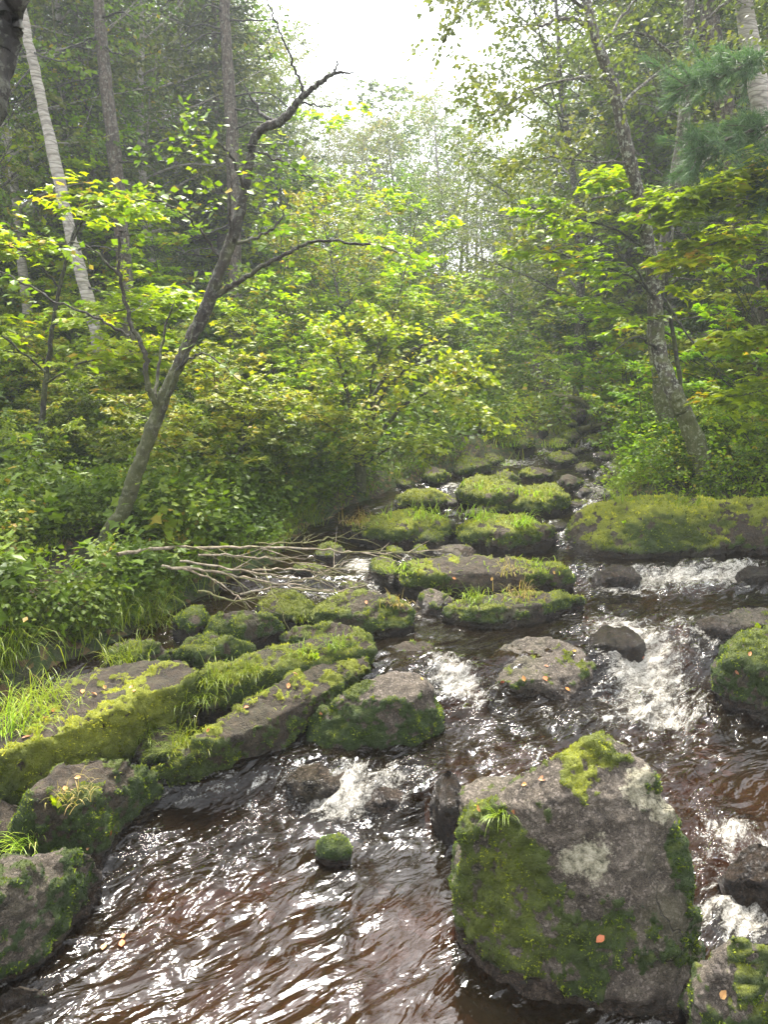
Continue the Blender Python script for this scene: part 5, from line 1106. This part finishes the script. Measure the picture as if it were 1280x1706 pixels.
branch('pale branch bending steeply down over the rock pile', [(280, 944, .72), (340, 958, .66), (385, 985, .58), (420, 1014, .50)], .011, 5, .25, 3)
branch('brown branch crossing the pile just under the pale straight one', [(300, 935, .76), (400, 950, .70), (480, 962, .62), (570, 970, .54)], .011, 8, .35, 4)
branch('thin branch slanting up to the right out of the pile', [(400, 990, .56), (470, 975, .60), (530, 958, .62), (580, 935, .64)], .009, 7, .3, 5)
branch('grey branch at the back of the pile, half in the herbs', [(330, 925, .86), (420, 928, .80), (500, 940, .70), (560, 955, .62)], .010, 8, .4, 6)
branch('dark thin twiggy branch at the front of the pile', [(330, 985, .60), (400, 1000, .55), (470, 985, .52), (540, 980, .48)], .009, 10, .3, 7, 'rotwood')
branch('forked dead branch pointing at the side trickle', [(420, 950, .68), (500, 950, .62), (560, 962, .54), (615, 975, .48)], .010, 8, .3, 8)
branch('slender bare branch hanging over the backwater', [(430, 905, .80), (500, 905, .74), (560, 895, .70), (610, 900, .60)], .008, 9, .3, 9, 'rotwood')
branch('thin dead branch drooping toward the mossy stones', [(440, 945, .66), (450, 975, .60), (465, 1010, .52), (475, 1030, .46)], .008, 5, .2, 10, 'rotwood')
branch('dark branch sticking out of the grass at the left of the far stream', [(700, 765, .80), (730, 756, .84), (745, 750, .90)], .022, 4, .25, 11, 'rotwood')
branch('fallen grey log lying across the right bank far upstream', [(968, 716, PG(968, 716)[2] + .05), (1000, 708, PG(1000, 708)[2] + .06), (1030, 700, PG(1030, 700)[2] + .08)], .06, 2, .3, 12, 'rotwood', 'fallen_log')
branch('thick rotten log with red-brown wood, high at the end of the stream', [(895, 668, PG(895, 668)[2] + .1), (930, 664, PG(930, 664)[2] + .12), (978, 666, PG(978, 666)[2] + .1)], .13, 3, .4, 13, 'rotwood', 'fallen_log')
def stump(px, Y, top, r, label, seed):
    rng = np.random.default_rng(seed); p = GA(px, Y); zt = PY(px, top, Y)[2]; h = zt - p[2]; e = empty('tree_stump', p - [0, 0, .1]); w1 = Tubes()
    P = np.array([(0, 0, 0), (.0, 0, .15 * h), (.02, 0, .5 * h), (.0, .02, h + .1)]); P = smooth(P, 4); w1.add(P, np.linspace(r * 1.5, r, len(P)), 14, rough=.2, rng=rng); put('trunk', w1.mesh('trunk', M['bark_dark']), e)
    w2 = Tubes(); w2.add(np.array([(0, .02, h + .08), (0, .02, h + .16), (.01, .02, h + .22)]), [r * .98, r * .7, .01], 14, rough=.5, rng=rng); put('splintered_top', w2.mesh('splintered_top', M['rotwood']), e)
    tag(e, label, 'stump')
stump(391, 8.2, 770, .075, 'short dark tree stump among the herbs of the left bank', 1)
stump(3, 6.3, 800, .06, 'mossy dark stump at the left edge of the photo', 2)

# ------------------------------------------------------------------ fallen leaves
LV = [(1008, 1560, .036, 'orange-tan leaf stuck low on the face of the huge foreground boulder'), (803, 1352, .026, 'pale orange leaf on the notch of the foreground boulder'), (858, 1355, .022, 'narrow tan leaf under the grass bundle of the foreground boulder'), (898, 1300, .032, 'lime yellow leaf at the top of the notch of the foreground boulder'), (880, 1308, .024, 'small orange leaf next to the lime yellow one'),
 (1213, 1648, .032, 'tan leaf on the pinkish granite rock'), (1150, 1640, .014, 'tiny yellow leaf between the granite rock and the boulder'), (906, 1128, .040, 'largest pale tan leaf on the reddish rock in mid-stream'), (875, 1136, .036, 'reddish leaf left of the largest one on the mid-stream rock'), (942, 1146, .030, 'orange leaf at the waterline of the mid-stream rock'), (954, 1085, .026, 'light leaf high on the mid-stream rock'), (835, 1138, .030, 'thin tan leaf at the left of the mid-stream rock'), (915, 1112, .026, 'curled brown leaf above the largest one on the mid-stream rock'),
 (106, 1311, .030, 'orange leaf on the bare patch of the shaggy boulder'), (123, 1297, .026, 'small brown leaf beside the orange one on the shaggy boulder'), (181, 1392, .026, 'orange leaf on the mossy right side of the shaggy boulder'), (147, 1412, .022, 'orange leaf at the foot of the shaggy boulder'), (218, 1143, .034, 'tan leaf in the middle of the bare slab top'), (160, 1160, .034, 'pale leaf on the upper part of the bare slab top'), (137, 1150, .034, 'brown leaf near the back edge of the bare slab top'), (95, 1183, .036, 'tan leaf on the left half of the bare slab top'), (83, 1196, .032, 'second tan leaf on the left half of the bare slab top'), (172, 1142, .028, 'small red-brown leaf on the bare slab top'), (225, 1150, .022, 'tiny leaf beside the tan one on the bare slab top'), (35, 1232, .036, 'leaf on the low left end of the bare slab'),
 (480, 1148, .034, 'orange leaf on the long tilted slab'), (415, 1178, .030, 'tan leaf at the middle of the long tilted slab'), (496, 1126, .032, 'pale leaf at the upper end of the long tilted slab'), (345, 1218, .026, 'small leaf at the lower end of the long tilted slab'), (538, 1190, .022, 'red leaf caught by the moss of the brown-capped boulder'), (1070, 1097, .022, 'leaf on the dark wet rock in mid-stream'), (1228, 1115, .034, 'tan leaf on the moss of the right edge rock'), (1249, 1093, .030, 'orange leaf on the brown ledge at the right edge'),
 (820, 962, .03, 'light tan leaf on the broad flat slab'), (760, 965, .03, 'brown leaf on the left of the broad flat slab'), (925, 957, .03, 'small leaf at the grassy right end of the broad flat slab'), (610, 1001, .03, 'tan leaf on the bare top of the wide slab'), (700, 1130, .02, 'small leaf on the brown cap of the boulder at the waterline')]
rl = np.random.default_rng(31)
for px, py, s, lb in LV:
    P, nr, r = hit(px, py); t = norm(np.cross(nr, rl.normal(0, 1, 3))); nn = norm(nr + rl.normal(0, .15, 3))
    T = np.array([(0, 0, 0), (.3, .30, .10), (.62, .30, .14), (1, 0, .05), (.62, -.30, .10), (.3, -.30, .06), (.5, 0, -.02), (-.28, .03, .12)]); Fc = np.array([(0, 6, 1), (1, 6, 2), (2, 6, 3), (3, 6, 4), (4, 6, 5), (5, 6, 0)])
    bb = np.cross(nn, t); V = s * (T[:, :1] * t + T[:, 1:2] * bb + (T[:, 2:] * (1 + rl.random()) + .12) * nn)
    V = np.concatenate([V, V - nn * .0008]); Fc = np.concatenate([Fc, Fc[:, ::-1] + 8])
    o = put('fallen_leaf', npmesh('fallen_leaf', V, Fc, M['fallen'], False, {'rnd': np.full(16, rl.random())})); o.location = Vector(P + nn * .003)
    tag(o, lb, 'leaf')
for px, py, s, lb in [(174, 1572, .03, 'orange leaf floating on the near pool, left one of three'), (202, 1577, .034, 'pale yellow leaf floating on the near pool'), (204, 1555, .026, 'tan leaf floating just above the pale yellow one'), (1022, 1042, .03, 'yellow leaf floating before the dark rock in mid-stream')]:
    z = .32 if py < 1100 else 0.0; P = PZ(px, py, z + .02); t = norm(np.array([rl.normal(), rl.normal(), 0.])); bb = np.cross([0, 0, 1.], t)
    T = np.array([(0, 0, 0), (.3, .32, .06), (.62, .30, .08), (1, 0, .05), (.62, -.30, .06), (.3, -.30, .06), (.5, 0, .0)]); Fc = np.array([(0, 6, 1), (1, 6, 2), (2, 6, 3), (3, 6, 4), (4, 6, 5), (5, 6, 0)])
    V = s * (T[:, :1] * t + T[:, 1:2] * bb + T[:, 2:] * np.array([0, 0, 1.])); V = np.concatenate([V, V - [0, 0, .0008]]); Fc = np.concatenate([Fc, Fc[:, ::-1] + 7])
    o = put('floating_leaf', npmesh('floating_leaf', V, Fc, M['fallen'], False, {'rnd': np.full(14, rl.random())})); o.location = Vector(P); tag(o, lb, 'leaf')
# leafy rosettes growing on the rocks
for px, py, s, lb in [(92, 1335, .035, 'small green rosette of round leaves on the shaggy boulder'), (1043, 872, .03, 'tiny bright seedling on the side of the long massive boulder'), (525, 1095, .03, 'small leafy seedling on the middle slab'), (1262, 1042, .03, 'small green seedling under the brown ledge at the right edge')]:
    P, nr, r = hit(px, py); n = 9; D = rl.normal(0, 1, (n, 3)); D[:, 2] = .3
    o = put('seedling', leafmesh('seedling', rl.normal(0, .006, (n, 3)) + nr * .01, D, nr + rl.normal(0, .3, (n, 3)), np.full(n, s), 'oval', rl.random(n), M['leaf_bright'], 1.5)); o.location = Vector(P); tag(o, lb, 'seedling')

# ------------------------------------------------------------------ damp air
def haze():
    n = N('damp_air'); v = n.n('VolumePrincipled'); v.inputs['Color'].default_value = (.86, .92, .95, 1); v.inputs['Density'].default_value = HAZE; v.inputs['Anisotropy'].default_value = .3
    n.t.links.new(v.outputs[0], n.out.inputs['Volume'])
    bm = bmesh.new(); bmesh.ops.create_cube(bm, size=1); me = bpy.data.meshes.new('haze'); bm.to_mesh(me); bm.free(); me.materials.append(n.m)
    o = put('haze', me); o.location = (0, 45, 20); o.scale = (150, 115, 56); o['kind'] = 'stuff'; o['label'] = 'thin pale damp air between the trees'
HAZE = .0028
if HAZE: haze()

for o in [o for o in COL.objects if o.parent is None and o.type == 'EMPTY' and 'category' not in o]:
    for c in list(o.children): bpy.data.objects.remove(c)
    bpy.data.objects.remove(o)
